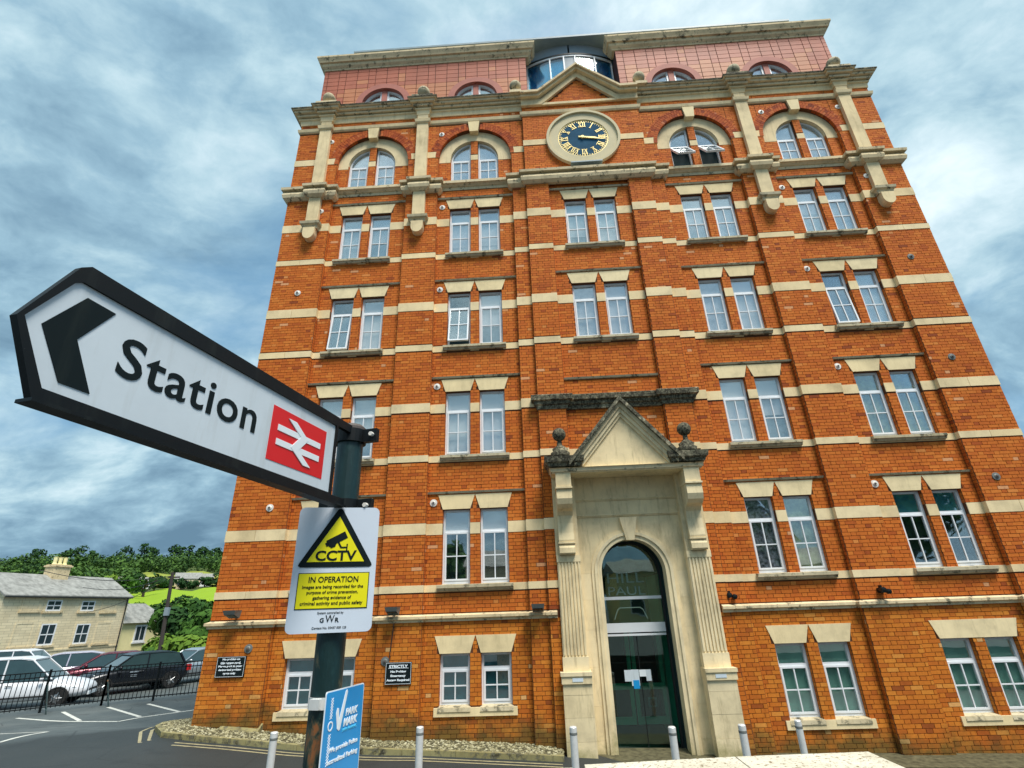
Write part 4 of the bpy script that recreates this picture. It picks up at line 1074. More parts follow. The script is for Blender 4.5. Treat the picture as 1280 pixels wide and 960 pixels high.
for a, c in zip(KP[:-1], KP[1:]):
    a = Vector(a); c = Vector(c); k = max(1, round((c - a).length / .9))
    for i in range(k):
        p = a.lerp(c, i / k); q = a.lerp(c, (i + 1) / k); d = (q - p).normalized(); q = q - d * .006; nn = Vector((-d.y, d.x)) * .05
        o_ = []
        for r2 in (p - nn, q - nn, q + nn, p + nn): o_.append((r2.x, r2.y, gz(r2.x, r2.y) - .05))
        o2 = [(x, y, z + .135) for x, y, z in o_]
        MB().add(o_ + o2, [(0, 3, 2, 1), (4, 5, 6, 7), (0, 1, 5, 4), (1, 2, 6, 5), (2, 3, 7, 6), (3, 0, 4, 7)]).build('kerb', M['kerb'], kind='structure')
# mossy plinth stones at the left corner
for (xa, xb) in ((-8.83, -8.2), (-8.195, -7.42)):
    MB().add([(xa, -.34, .8), (xb, -.34, .8), (xb, -.1, .8), (xa, -.1, .8), (xa, -.30, 1.26), (xb, -.30, 1.19), (xb, -.1, 1.30), (xa, -.1, 1.35)], [(0, 3, 2, 1), (4, 5, 6, 7), (0, 1, 5, 4), (1, 2, 6, 5), (2, 3, 7, 6), (3, 0, 4, 7)]).build('plinth_stone', M['kerb'], B)
# pavement in front of the doorway and to the right
pv = MB(); pv.add([(-1.66, -.9, .69), (14, -.9, .36), (14, .2, .40), (-1.66, .2, .73)], [(0, 1, 2, 3)]); pv.build('pavement', M['gravelbed'], kind='structure', normals=False)

# ------------------------------------------------------------------ bollards
BO = [(-5.85, -3.0, 1.67, 'leftmost brushed steel bollard, seen left of the green sign pole'), (-3.74, -3.0, 1.69, 'steel bollard standing below the left pair of ground-floor windows'), (-1.57, -3.0, 1.645, 'steel bollard in front of the left portico pedestal'),
      (-.20, -3.0, 1.615, 'steel bollard in front of the glass entrance door'), (.76, -3.0, 1.62, 'steel bollard beside the right portico pedestal'), (1.53, -3.0, 1.655, 'rightmost thin steel bollard, below the right pair of ground-floor windows')]
for i, (x, y, zt, lab) in enumerate(BO):
    t = empty('bollard', (x, y, gz(x, y))); tag(t, lab, 'bollard', 'steel bollards along the front of the mill'); h = zt - gz(x, y); r_ = .052 if i != 5 else .045
    MB().lathe([(r_, -.05), (r_, h - .012), (r_ - .01, h), (0, h + .003)], (0, 0, 0), 20).build('post', M['steel'], t, smooth=False)
    MB().lathe([(r_ + .002, h - .10), (r_ + .003, h - .095), (r_ + .003, h - .075), (r_ + .002, h - .07)], (0, 0, 0), 20).build('band', M['lampgrey'], t)

# ------------------------------------------------------------------ foreground wall with coping
wl = empty('coping_wall', (-.95, -8.35, 1.5)); tag(wl, 'low wall with pale pebbled coping stones along the bottom edge of the photo', 'wall')
def rel(o, loc): o.location = (-loc[0], -loc[1], -loc[2]); return o
def cop(xa, xb, ya, yb, z0, z1, skew=0):
    vs = []
    n = 10
    mb = MB(); prof = [(ya, z0), (ya - .0, z1 - .015), (ya - .012, z1), (yb, z1), (yb, z0)]
    mb.add([(xa, yy + skew * (0), zz_) for yy, zz_ in prof] + [(xb, yy + skew, zz_) for yy, zz_ in prof], [(0, 1, 2, 3, 4), (9, 8, 7, 6, 5)] + [(i, (i + 1) % 5, (i + 1) % 5 + 5, i + 5) for i in range(5)])
    rel(mb.build('coping_stone', M['coping'], wl), (-.95, -8.35, 1.5))
cop(-1.735, -.90, -8.17, -8.72, 2.31, 2.40, .09); cop(-.893, -.155, -8.08, -8.72, 2.31, 2.40, .04)
cop(-2.9, -2.36, -8.20, -8.70, 2.30, 2.385, .02); cop(-2.353, -1.80, -8.18, -8.70, 2.30, 2.385, .02); cop(-3.6, -2.91, -8.22, -8.7, 2.30, 2.38, .02)
wm = MB(); wm.box(-3.55, -1.80, -8.66, -8.26, .5, 2.30); wm.box(-1.72, -.2, -8.66, -8.15, .5, 2.31); rel(wm.build('wall_face', M['stonegrey'], wl), (-.95, -8.35, 1.5))
tr_ = MB(); tr_.box(-4.2, 30, -40, -8.66, -.5, 1.52); tr_.box(-4.2, 30, -8.66, -8.5, -.5, 1.3); tr_.build('terrace', M['asphalt'], kind='structure')

# ------------------------------------------------------------------ sign pole and its signs
PX, PY = -2.767, -9.342
pole = empty('sign_pole', (PX, PY, 1.5), radians(79)); tag(pole, 'dark green peeling metal pole carrying the station sign', 'pole')
g_ = MB(); g_.lathe([(.057, 0), (.057, 2.43), (.05, 2.455), (0, 2.46)], (0, 0, 0), 28); g_.build('post', M['greenpole'], pole, smooth=False)
MB().lathe([(.062, 2.425), (.064, 2.44), (.064, 2.478), (.05, 2.492), (.0, 2.495)], (0, 0, 0), 28).build('cap', M['platedark'], pole)
for z, yy in ((3.905, .0), (3.585, .0)):
    c = MB(); c.lathe([(.058, z - 1.5), (.069, z - 1.5), (.069, z - 1.44), (.058, z - 1.44)], (0, 0, 0), 24); c.build('clamp', M['black'], pole)
    c = MB(); c.box(-.014, .014, -.135, -.06, z - 1.5, z - 1.44); c.build('clamp_lug', M['black'], pole)
    c = MB(); c.box(-.014, .014, .06, .12, z - 1.5, z - 1.44); c.build('clamp_lug', M['black'], pole)
    c = MB(); c.cyl((-.034, -.115, z - 1.47), (.03, -.115, z - 1.47), .010, n=6); c.build('bolt', M['plate'], pole)
c = MB(); c.lathe([(.0575, 1.365), (.0605, 1.365), (.0605, 1.405), (.0575, 1.405)], (0, 0, 0), 24); c.box(-.075, -.05, -.02, .02, 1.368, 1.402); c.build('steel_band', M['steel'], pole)
ss = empty('direction_sign', (PX, PY, 3.6), radians(79)); tag(ss, 'white arrow-shaped sign reading Station with a red double-arrow logo', 'sign')
def sz(p): return [(x, z - 3.6) for x, z in p]
outer = sz([(-1.392, 3.780), (-1.322, 3.604), (-.062, 3.590), (-.062, 3.978), (-1.275, 3.985), (-1.345, 3.905)])
outer = sz([(-1.384, 3.788), (-1.306, 3.630), (-.165, 3.612), (-.165, 3.974), (-1.278, 3.983), (-1.300, 3.966)])
inner = sz([(-1.370, 3.794), (-1.292, 3.656), (-.178, 3.645), (-.178, 3.933), (-1.284, 3.934), (-1.300, 3.922)])
MB().ring(outer, inner, -.036, -.016).build('frame', M['black'], ss)
MB().prism(inner, -.029, -.020).build('panel', M['signwhite'], ss)
MB().box(-.166, -.05, -.034, -.014, .338, .374).build('frame_arm', M['black'], ss)
MB().box(-.166, -.05, -.034, -.014, .008, .040).build('frame_arm', M['black'], ss)
MB().prism([(-1.312, .018), (-.07, .002), (-.07, .010), (-1.312, .026)], -.050, -.004).build('frame_rail', M['black'], ss)
MB().prism(sz([(-1.332, 3.795), (-1.262, 3.683), (-1.190, 3.683), (-1.254, 3.795), (-1.188, 3.903), (-1.262, 3.905)]), -.0310, -.028).build('chevron', M['signblack'], ss)
text('Station', .13, front(-.897, -.0300, .2085), M['signblack'], ss, 'lettering', bold=.0013, width=.505, height=.110, space=1.06)
MB().box(-.571, -.238, -.0305, -.028, .088, .286).build('logo_panel', M['red'], ss)
ar = MB(); lx0, lz0, lw_, lh = -.535, .112, .262, .150
def LP(x, z): return (lx0 + x * lw_, lz0 + z * lh)
def pr2(p): ar.prism([LP(*q) for q in p], -.0325, -.030)
pr2([(0, .60), (1, .60), (1, .75), (0, .75)]); pr2([(0, .25), (1, .25), (1, .40), (0, .40)])
for (xa, za, xb, zb_) in ((.28, 1.0, .60, .675), (.60, .675, .40, .325), (.40, .325, .72, 0)): 
    ar.prism([LP(xa - .09, za), LP(xb - .09, zb_), LP(xb + .09, zb_), LP(xa + .09, za)] if zb_ < za else [LP(xa - .09, za), LP(xa + .09, za), LP(xb + .09, zb_), LP(xb - .09, zb_)], -.0335, -.0300)
ar.build('double_arrow', M['printwhite'], ss)
# CCTV sign
cs = empty('cctv_sign', (PX, PY, 3.124), radians(14)); tag(cs, 'white warning plate with yellow CCTV triangle and yellow IN OPERATION box', 'sign')
def rrect(x0, x1, z0, z1, r, n=5):
    P = []
    for cx, cz, a0 in ((x1 - r, z0 + r, -pi / 2), (x1 - r, z1 - r, 0), (x0 + r, z1 - r, pi / 2), (x0 + r, z0 + r, pi)):
        P += [(cx + r * cos(a0 + pi / 2 * i / n), cz + r * sin(a0 + pi / 2 * i / n)) for i in range(n + 1)]
    return P
CX0, CX1, CH = -.166, .156, .479
MB().prism(rrect(CX0, CX1, 0, CH, .022), -.075, -.071).build('plate', M['cctvwhite'], cs)
def cv(v): return CH * (1 - v)
cxm = -.004
def rtri(hw, zb_, zt, r, n=5):
    V = [Vector((cxm - hw, zb_)), Vector((cxm + hw, zb_)), Vector((cxm, zt))]; P = []
    for i in range(3):
        a, b_, c = V[i - 1], V[i], V[(i + 1) % 3]; d0 = (b_ - a).normalized(); d1 = (c - b_).normalized()
        a0 = atan2(-d0.x, d0.y) + pi; a1 = atan2(-d1.x, d1.y) + pi
        while a1 < a0: a1 += 2 * pi
        bis = ((a - b_).normalized() + (c - b_).normalized()).normalized(); half_ = bis.angle((c - b_)); cc = b_ + bis * (r / sin(half_))
        P += [(cc.x + r * cos(a0 + (a1 - a0) * k / n), cc.y + r * sin(a0 + (a1 - a0) * k / n)) for k in range(n + 1)]
    return P
MB().prism([(cxm - .134, cv(.497)), (cxm + .134, cv(.497)), (cxm + .143, cv(.485)), (cxm + .141, cv(.468)), (cxm + .011, cv(.022)), (cxm + .004, cv(.012)), (cxm - .004, cv(.012)), (cxm - .011, cv(.022)), (cxm - .141, cv(.468)), (cxm - .143, cv(.485))], -.0775, -.074).build('triangle_border', M['signblack'], cs)
MB().prism([(cxm - .112, cv(.455)), (cxm + .112, cv(.455)), (cxm, cv(.078))], -.0785, -.077).build('triangle', M['yellow'], cs)
text('CCTV', .06, front(cxm, -.0790, cv(.405)), M['signblack'], cs, bold=.0016, width=.160, height=.040)
ic = MB(); ic.T = Matrix.Translation((-.002, 0, cv(.27))) @ Matrix.Rotation(radians(-28), 4, 'Y')
ic.box(-.044, .036, -.0800, -.0783, -.013, .016); ic.box(-.052, -.040, -.0800, -.0783, -.007, .009)
ic.prism([(-.040, -.020), (-.022, -.022), (-.012, -.012), (-.040, -.012)], -.0800, -.0783); ic.T = None
ic.prism([(-.004, cv(.295)), (.004, cv(.295)), (.016, cv(.338)), (.009, cv(.342))], -.0800, -.0783); ic.box(.010, .036, -.0800, -.0783, cv(.345), cv(.333)); ic.box(.033, .038, -.0800, -.0783, cv(.37), cv(.31))
ic.build('camera_symbol', M['signblack'], cs)
MB().box(cxm - .137, cxm + .137, -.0768, -.074, cv(.822), cv(.542)).build('text_box_border', M['signblack'], cs)
MB().box(cxm - .134, cxm + .134, -.0778, -.0765, cv(.816), cv(.548)).build('text_box', M['yellow'], cs)
text('IN OPERATION', .03, front(cxm, -.0783, cv(.595)), M['signblack'], cs, bold=.0003, width=.19, height=.022)
for i, (s_, w_) in enumerate((('Images are being recorded for the', .232), ('purpose of crime prevention,', .195), ('gathering evidence of', .146), ('criminal activity and public safety', .236))):
    text(s_, .018, front(cxm, -.0783, cv(.655 + i * .042)), M['signblack'], cs, bold=.0002, width=w_)
text('System controlled by', .012, front(cxm, -.0753, cv(.853)), M['signblack'], cs, width=.098)
text('G', .03, front(cxm - .030, -.0757, cv(.905)), M['signblack'], cs, bold=.0005, width=.015, height=.016); text('W', .04, front(cxm - .0, -.0757, cv(.895)), M['signblack'], cs, width=.034, height=.026); text('R', .03, front(cxm + .027, -.0757, cv(.905)), M['signblack'], cs, bold=.0005, width=.014, height=.016)
text('Contact No. 03457 000 125', .012, front(cxm, -.0753, cv(.962)), M['signblack'], cs, width=.128)
# parking sign
ps = empty('parking_sign', (PX, PY, 2.50), radians(77)); tag(ps, 'blue PARK MARK plate with a white tick strapped low on the pole', 'sign')
U0, U1 = -.096, .165
MB().prism(rrect(U0, U1, 0, .429, .01), -.066, -.063).build('plate', M['printwhite'], ps)
MB().prism(rrect(U0 + .004, U1 - .004, .004, .425, .008), -.0668, -.0655).build('panel', M['blue'], ps)
tk = MB(); tk.prism([(-.024, .350), (-.010, .300), (.008, .296), (-.008, .366), (-.018, .368)], -.0680, -.0665); tk.prism([(-.010, .300), (.002, .292), (.010, .296), (.044, .414), (.038, .421), (.030, .416)], -.0684, -.0665); tk.build('tick', M['printwhite'], ps)
text('PARK', .03, front(.083, -.0675, .345), M['printwhite'], ps, bold=.001, width=.086, height=.024, shear=.25); text('MARK', .03, front(.079, -.0675, .313), M['printwhite'], ps, bold=.001, width=.098, height=.026, shear=.25)
text('SAFER PARKING', .01, front(.075, -.0675, .289), M['printlight'], ps, width=.10)
text('We provide Police', .02, front(.045, -.0675, .238), M['printwhite'], ps, bold=.0006, width=.19, height=.020, shear=.1); text('accredited Parking', .02, front(.045, -.0675, .203), M['printwhite'], ps, bold=.0006, width=.20, height=.020, shear=.1)
ch = MB()
for i in range(22):
    z = .405 - i * .0095
    if 7 <= i <= 11: continue
    for sg in (-1, 1): ch.prism([(-.054 + sg * .007 - .0018, z), (-.054 + sg * .007 + .0018, z), (-.054 - sg * .007 + .0018, z - .0095), (-.054 - sg * .007 - .0018, z - .0095)], -.0675 - .0002 * (sg + 1), -.0665)
ch.build('chain_pattern', M['printwhite'], ps)
MB().ring(arcpts(-.054, .316, .011, 0, 2 * pi, 16)[:-1], arcpts(-.054, .316, .016, 0, 2 * pi, 16)[:-1], -.0680, -.0665).build('emblem', M['printwhite'], ps)

# ------------------------------------------------------------------ lamps and notices on the mill
for x, y, z, lab in ((-8.22, -.22, 3.23, 'grey box floodlight on the string course at the left corner of the mill'), (-4.92, -.22, 3.19, 'grey box floodlight above the STRICTLY notice'), (-2.0, -.22, 3.16, 'grey box floodlight just left of the portico')):
    t = empty('floodlight', (x, y, z)); tag(t, lab, 'floodlight', 'box floodlights on the string course')
    mb = MB(); mb.add([(-.11, -.33, .02), (.11, -.33, .02), (.11, -.12, -.05), (-.11, -.12, -.05), (-.13, -.36, .10), (.13, -.36, .10), (.13, -.10, .10), (-.13, -.10, .10)], [(0, 3, 2, 1), (4, 5, 6, 7), (0, 1, 5, 4), (1, 2, 6, 5), (2, 3, 7, 6), (3, 0, 4, 7)]); mb.build('housing', M['lampgrey'], t)
    MB().box(-.02, .02, -.14, .0, -.02, .04).build('bracket', M['iron'], t); MB().add([(-.095, -.325, .012), (.095, -.325, .012), (.095, -.15, -.048), (-.095, -.15, -.048)], [(0, 1, 2, 3)]).build('lens', M['panewin'], t)
for x, y, z, lab in ((1.85, -.12, 3.28, 'small black spotlight just right of the portico'), (4.78, -.22, 3.28, 'small black twin spotlight on the brick pier at the right')):
    t = empty('spotlight', (x, y, z)); tag(t, lab, 'spotlight')
    MB().lathe([(.0, -.20), (.05, -.19), (.055, -.14), (.035, -.06), (.02, 0)], (-.04, -.04, .02), 12, 'y').build('lamp_head', M['black'], t)
    MB().lathe([(.0, -.17), (.045, -.16), (.05, -.12), (.03, -.05), (.02, 0)], (.07, -.04, -.01), 12, 'y').build('lamp_head', M['black'], t)
    MB().box(-.05, .07, -.06, .02, -.03, .06).build('bracket', M['black'], t); MB().box(-.03, .01, -.10, -.04, .06, .11).build('sensor', M['black'], t)
def notice(x0, x1, z0, z1, y, lines, lab):
    t = empty('notice_board', ((x0 + x1) / 2, y, (z0 + z1) / 2)); tag(t, lab, 'notice'); w_ = x1 - x0; h_ = z1 - z0
    MB().box(-w_ / 2, w_ / 2, -.03, .02, -h_ / 2, h_ / 2).build('board', M['signblack'], t)
    MB().ring([(-w_ / 2 + .008, -h_ / 2 + .008), (w_ / 2 - .008, -h_ / 2 + .008), (w_ / 2 - .008, h_ / 2 - .008), (-w_ / 2 + .008, h_ / 2 - .008)], [(-w_ / 2 + .014, -h_ / 2 + .014), (w_ / 2 - .014, -h_ / 2 + .014), (w_ / 2 - .014, h_ / 2 - .014), (-w_ / 2 + .014, h_ / 2 - .014)], -.032, -.029).build('border', M['printwhite'], t)
    for s_, wf, zf, hh_, bd in lines: text(s_, .05, front(0, -.033, zf * h_), M['printwhite'], t, bold=bd, width=wf * w_, height=hh_ * h_)
    return t
notice(-8.47, -7.89, 2.115, 2.48, -.225, [('No parking on', .62, .36, .12, .003), ('this access road.', .72, .19, .12, .003), ('Please park in your', .84, .02, .12, .003), ('designated parking', .80, -.15, .12, .003), ('space only', .44, -.32, .12, .003)], 'black notice about the access road at the left corner of the mill')
n2 = notice(-5.045, -4.53, 1.907, 2.29, -.225, [('STRICTLY', .72, .31, .15, .0025), ('No Parking', .60, .07, .13, .003), ('Emergency', .58, -.12, .13, .003), ('Access Required', .88, -.31, .13, .003)], 'black notice headed STRICTLY between the ground-floor windows')
MB().box(-.20, .20, -.032, -.029, .085, .092).build('underline', M['printwhite'], n2)
# cable from the lamp
MB().cyl((-4.93, -.232, 3.0), (-4.99, -.236, 2.32), .009, n=6).build('cable', M['iron'], B)

# ------------------------------------------------------------------ railing in front of the car park
F0 = Vector((-19.6, 3.9)); FK = Vector((-16.45, 7.25)); F1 = Vector((-11.6, 10.2))
fence = empty('railing', (-16.5, 7.2, .7)); tag(fence, 'black metal railing with upright bars along the car park', 'railing')
def fat(p, z): return (p.x + 16.5, p.y - 7.2, z)
Hf = 1.12
barm = MB().cyl((0, 0, .10), (0, 0, Hf - .02), .011, n=6).build('bar', M['black'], fence)
first = True; P_ = []
for a, b_ in ((F0, FK), (FK, F1)):
    k = int((b_ - a).length / .115)
    for i in range(k): P_.append(a.lerp(b_, i / k))
for p in P_:
    o = barm if first else barm.copy()
    if not first: COL.objects.link(o); o.parent = fence
    first = False; o.location = fat(p, 0)
for a, b_ in ((F0, FK), (FK, F1)):
    for z in (Hf - .02, Hf - .16, .13):
        q = MB(); d = (b_ - a).normalized(); nn = Vector((-d.y, d.x)) * .02
        A_ = [a - nn, b_ - nn, b_ + nn, a + nn]; q.add([fat(p, z) for p in A_] + [fat(p, z + .03) for p in A_], [(0, 3, 2, 1), (4, 5, 6, 7), (0, 1, 5, 4), (1, 2, 6, 5), (2, 3, 7, 6), (3, 0, 4, 7)]); q.build('rail', M['black'], fence)
    k = round((b_ - a).length / 1.55)
    for i in range(k + 1):
        p = a.lerp(b_, i / k); MB().box(p.x + 16.5 - .024, p.x + 16.5 + .024, p.y - 7.2 - .024, p.y - 7.2 + .024, -.1, Hf + .06).build('post', M['black'], fence)
        if i % 2 == 0: MB().cyl(fat(p + Vector((.02, -.0)), .75), fat(p + Vector((.55, -.35)), -.05), .022, n=6).build('stay', M['greenpole'], fence)
# red round plate at the picture's left edge
rd = empty('round_plate', (-16.55, 3.45, .75), radians(-38)); tag(rd, 'red round plate cut off by the left edge of the photo', 'sign')
MB().lathe([(0, -.02), (.32, -.02), (.34, .02), (0, .02)], (0, 0, .42), 28, 'y').build('disc', M['red'], rd); MB().lathe([(.27, -.024), (.30, -.024), (.30, -.01)], (0, 0, .42), 28, 'y').build('rim', M['printwhite'], rd); MB().cyl((0, .04, -.1), (0, .04, .6), .03).build('post', M['iron'], rd)

# ------------------------------------------------------------------ cars
def car(name, label, loc, head, paintm, Ln=4.2, Wd=1.76, H=1.48, kind='hatch', cat='car', marks=False):
    t = empty(name, (loc[0], loc[1], gz(loc[0], loc[1]) + .0), head); tag(t, label, cat, 'cars parked behind the railing')
    hl = Ln / 2; hw = Wd / 2
    # x forward. stations: (x, zlow, zshoulder, ztop_centre, halfwidth)
    st = [(-hl, .42, .80, .86, hw * .80), (-hl + .10, .30, .88, .98, hw * .92), (-hl + .45, .26, .93, 1.02, hw * .99), (-hl * .35, .24, .94, .98, hw), (0, .24, .93, .96, hw), (hl * .28, .24, .92, .97, hw),
          (hl * .45, .25, .88, .97, hw * .99), (hl * .70, .27, .80, .90, hw * .97), (hl - .22, .28, .70, .80, hw * .90), (hl - .05, .32, .60, .66, hw * .76), (hl, .38, .52, .56, hw * .66)]
    b = MB(); vs = []; k = 9
    for x, zl, zs, ztp, w in st:
        vs += [(x, -w * .90, zl), (x, -w, zl + .16), (x, -w * 1.0, (zl + zs) / 2 + .05), (x, -w * .97, zs), (x, -w * .70, ztp), (x, 0, ztp + .015), (x, w * .70, ztp), (x, w * .97, zs), (x, w, (zl + zs) / 2 + .05), (x, w, zl + .16), (x, w * .90, zl)]
    k = 11; fs = []
    for i in range(len(st) - 1):
        for j in range(k - 1): fs.append((i * k + j, i * k + j + 1, (i + 1) * k + j + 1, (i + 1) * k + j))
        fs.append((i * k + k - 1, i * k, (i + 1) * k, (i + 1) * k + k - 1))
    fs += [tuple(range(k)), tuple(reversed(range((len(st) - 1) * k, len(st) * k)))]
    bo = b.add(vs, fs).build('body', paintm, t, smooth=True)
    md = bo.modifiers.new('round', 'SUBSURF'); md.levels = 1; md.render_levels = 1
    zb_ = .93; xr = -hl + (.22 if kind != 'saloon' else .75); xf = hl * .52
    roofm = [(xr, zb_), (xr + .30, H - .10), (xr + .75, H), (hl * .02, H), (hl * .17, H - .06), (xf, zb_)]
    g = MB(); vs = []
    gw = [hw * .90, hw * .76, hw * .74, hw * .74, hw * .75, hw * .90]
    # greenhouse glass (lower) then roof skin
    for (x, z), w in zip(roofm, gw): vs.append((x, -w, z))
    for (x, z), w in zip(roofm, gw): vs.append((x, w, z))
    g.add(vs, [tuple(range(6)), tuple(reversed(range(6, 12))), (0, 6, 7, 1), (1, 7, 8, 2), (2, 8, 9, 3), (3, 9, 10, 4), (4, 10, 11, 5)])
    g.build('window_glass', M['carglass'], t)
    r2 = MB(); th_ = .035
    up = [(xr + .24, H - .125), (xr + .75, H - .01), (hl * .02, H - .01), (hl * .20, H - .085)]; vs = []
    for s in (-1, 1):
        for (x, z) in up: vs.append((x, s * hw * .77, z - .015))
        for (x, z) in up: vs.append((x, s * hw * .66, z + .035))
    fs = [(0, 1, 5, 4), (1, 2, 6, 5), (2, 3, 7, 6), (8, 12, 13, 9), (9, 13, 14, 10), (10, 14, 15, 11), (4, 5, 13, 12), (5, 6, 14, 13), (6, 7, 15, 14), (3, 11, 15, 7), (0, 4, 12, 8), (0, 8, 9, 1), (1, 9, 10, 2), (2, 10, 11, 3)]
    r2.add(vs, fs).build('roof', paintm, t, smooth=False)
    for s in (-1, 1):
        for (xa, za, wa, xb, zb2, wb, rr) in ((xr + .02, .94, .905, xr + .28, H - .10, .775, .055), (hl * .18, H - .07, .76, xf - .02, .95, .905, .03), (-hl * .12, .94, .915, -hl * .14, H - .04, .75, .03)):
            MB().cyl((xa, s * hw * wa, za), (xb, s * hw * wb, zb2), rr, rr * .9, n=6).build('pillar', paintm, t)
        MB().box(*( -hl + .5, hl * .55), *sorted((s * hw * 1.005, s * hw * .93)), .40, .45).build('sill_trim', M['tyre'], t)
        mm = MB(); mm.lathe([(0, -.07), (.06, -.05), (.075, 0), (.06, .05), (0, .06)], (hl * .40, s * (hw + .10), 1.0), 10); mm.build('door_mirror', paintm, t, smooth=True)
        MB().box(-hl * .05, hl * .03, *sorted((s * hw * 1.0, s * (hw + .02))), .80, .83).build('handle', M['rim'], t)
        MB().box(-hl * .10 - .004, -hl * .10 + .004, *sorted((s * hw * .98, s * (hw + .006))), .34, .92).build('door_gap', M['tyre'], t)
        MB().add([(hl - .42, s * hw * .93, .66), (hl - .10, s * hw * .80, .58), (hl - .12, s * hw * .62, .70), (hl - .45, s * hw * .80, .80)], [(0, 1, 2, 3)]).build('headlight', M['lens'], t)
        MB().box(-hl - .02, -hl + .16, *sorted((s * hw * .62, s * hw * .95)), .66, .90).build('tail_light', M['taillens'], t)
        for x in (-hl * .62, hl * .64):
            wh = MB(); wh.lathe([(.14, -.09), (.29, -.10), (.325, -.07), (.325, .07), (.29, .10), (.14, .09)], (x, s * (hw - .10), .325), 22, 'y'); o = wh.build('tyre', M['tyre'], t)
            rim = MB(); rim.lathe([(.0, s * .085), (.06, s * .09), (.20, s * .07), (.21, s * .095)], (x, s * (hw - .10), .325), 22, 'y')
            for q in range(5):
                a = 2 * pi * q / 5; rim.cyl((x, s * (hw - .01), .325), (x + .19 * cos(a), s * (hw - .012), .325 + .19 * sin(a)), .022, n=5)
            rim.build('wheel', M['rim'], t)
            MB().ring([(x + .37 * cos(a), .325 + .37 * sin(a)) for a in [pi * i / 12 for i in range(13)]], [(x + .32 * cos(a), .325 + .32 * sin(a)) for a in [pi * i / 12 for i in range(13)]], *sorted((s * (hw + .004), s * (hw - .14))), closed=False).build('wheel_arch', M['tyre'], t)
    MB().box(hl - .03, hl + .025, -hw * .5, hw * .5, .34, .44).build('number_plate', M['printwhite'], t)
    MB().box(hl - .06, hl + .012, -hw * .42, hw * .42, .47, .54).build('grille', M['tyre'], t)
    if marks:
        for s in (-1, 1):
            text('CITY', .12, Matrix.Translation((hl * .12, s * (hw + .009), .80)) @ Matrix.Rotation(pi / 2 if s < 0 else -pi / 2, 4, 'X') @ (Matrix.Identity(4) if s < 0 else Matrix.Rotation(pi, 4, 'Z')), M['panelgrey'], t, bold=.004, width=.34) if False else None
            dm = MB()
            for z, w_ in ((.80, .17), (.70, .12), (.64, .12)): dm.box(hl * .12 - w_, hl * .12 + w_, *sorted((s * (hw + .003), s * (hw + .008))), z - .02, z + (.03 if z == .80 else .0))
            dm.build('door_print', M['panelgrey'], t)
    return t
car('parked_car', 'large white car at the left edge behind the railing', (-21.5, 9.5), radians(24), M['carwhite'], 4.6, 1.9, 1.68)
car('parked_car', 'black hatchback with pale print on its door, nearest the mill', (-20.3, 13.7), radians(-126), M['carblack'], 4.1, 1.76, 1.50, marks=True)
car('parked_car', 'dark red car between the white cars and the black hatchback', (-22.9, 15.4), radians(-142), M['carmaroon'], 4.0, 1.74, 1.46)
car('parked_car', 'pale lilac-white car behind the large white car', (-25.4, 15.6), radians(-142), M['carlilac'], 4.1, 1.75, 1.50)
car('parked_car', 'silver car farthest right, partly hidden by the corner of the mill', (-19.4, 16.8), radians(-118), M['carsilver'], 4.2, 1.76, 1.46)
car('parked_car', 'white car of which only the roof shows at the back left', (-29.0, 17.4), radians(20), M['carwhite'], 4.3, 1.78, 1.62)
# grey parasol
pa = empty('parasol', (-20.4, 11.9 + 1.6, .7)); tag(pa, 'closed-top grey parasol showing above the dark red car', 'parasol')
pa.location = (-26.8, 19.7, -.62)
q = MB(); n = 8
for i in range(n):
    a0, a1 = 2 * pi * i / n, 2 * pi * (i + 1) / n
    q.add([(0, 0, 2.05), (.95 * cos(a0), .95 * sin(a0), 1.55), (.9 * cos((a0 + a1) / 2), .9 * sin((a0 + a1) / 2), 1.60), (.95 * cos(a1), .95 * sin(a1), 1.55)], [(0, 1, 2), (0, 2, 3)])
q.build('canopy', M['umbrella'], pa, normals=False); MB().cyl((0, 0, 0), (0, 0, 2.15), .025).build('pole', M['lampgrey'], pa)

# ------------------------------------------------------------------ stone house, annexe, utility pole
H = empty('stone_house', (-43.22, 29.14, .3), atan2(.988, .1544)); tag(H, 'long cream stone house with grey slate roof and chimney behind the cars', 'house')
hm = MB(); hm.box(0, 11, 0, .35, -.5, 5.0); hm.box(-3.5, 0, .0, .35, -.5, 5.0) if False else None
hm.box(0, .35, .35, 7, -.5, 5.0); hm.box(10.65, 11, .35, 7, -.5, 5.0); hm.box(.35, 10.65, 6.7, 7, -.5, 5.0); hm.prism_x([(.0, 5.0), (7, 5.0), (3.0, 6.7)], 10.7, 11.0); hm.prism_x([(.0, 5.0), (7, 5.0), (3.0, 6.7)], 0, .3)
hm.build('wall', M['cotswold'], H)
rr_ = MB(); rr_.add([(-.2, -.25, 4.96), (11.2, -.25, 4.96), (11.2, 2.9, 6.78), (-.2, 2.9, 6.78), (-.2, -.25, 5.08), (11.2, -.25, 5.08), (11.2, 2.9, 6.90), (-.2, 2.9, 6.90)], [(0, 3, 2, 1), (4, 5, 6, 7), (0, 1, 5, 4), (1, 2, 6, 5), (2, 3, 7, 6), (3, 0, 4, 7)])
rr_.add([(-.2, 2.9, 6.78), (11.2, 2.9, 6.78), (11.2, 7.2, 4.96), (-.2, 7.2, 4.96), (-.2, 2.9, 6.90), (11.2, 2.9, 6.90), (11.2, 7.2, 5.06), (-.2, 7.2, 5.06)], [(0, 3, 2, 1), (4, 5, 6, 7), (0, 1, 5, 4), (1, 2, 6, 5), (2, 3, 7, 6), (3, 0, 4, 7)])
rf_ = rr_.build('roof', M['slate'], H)
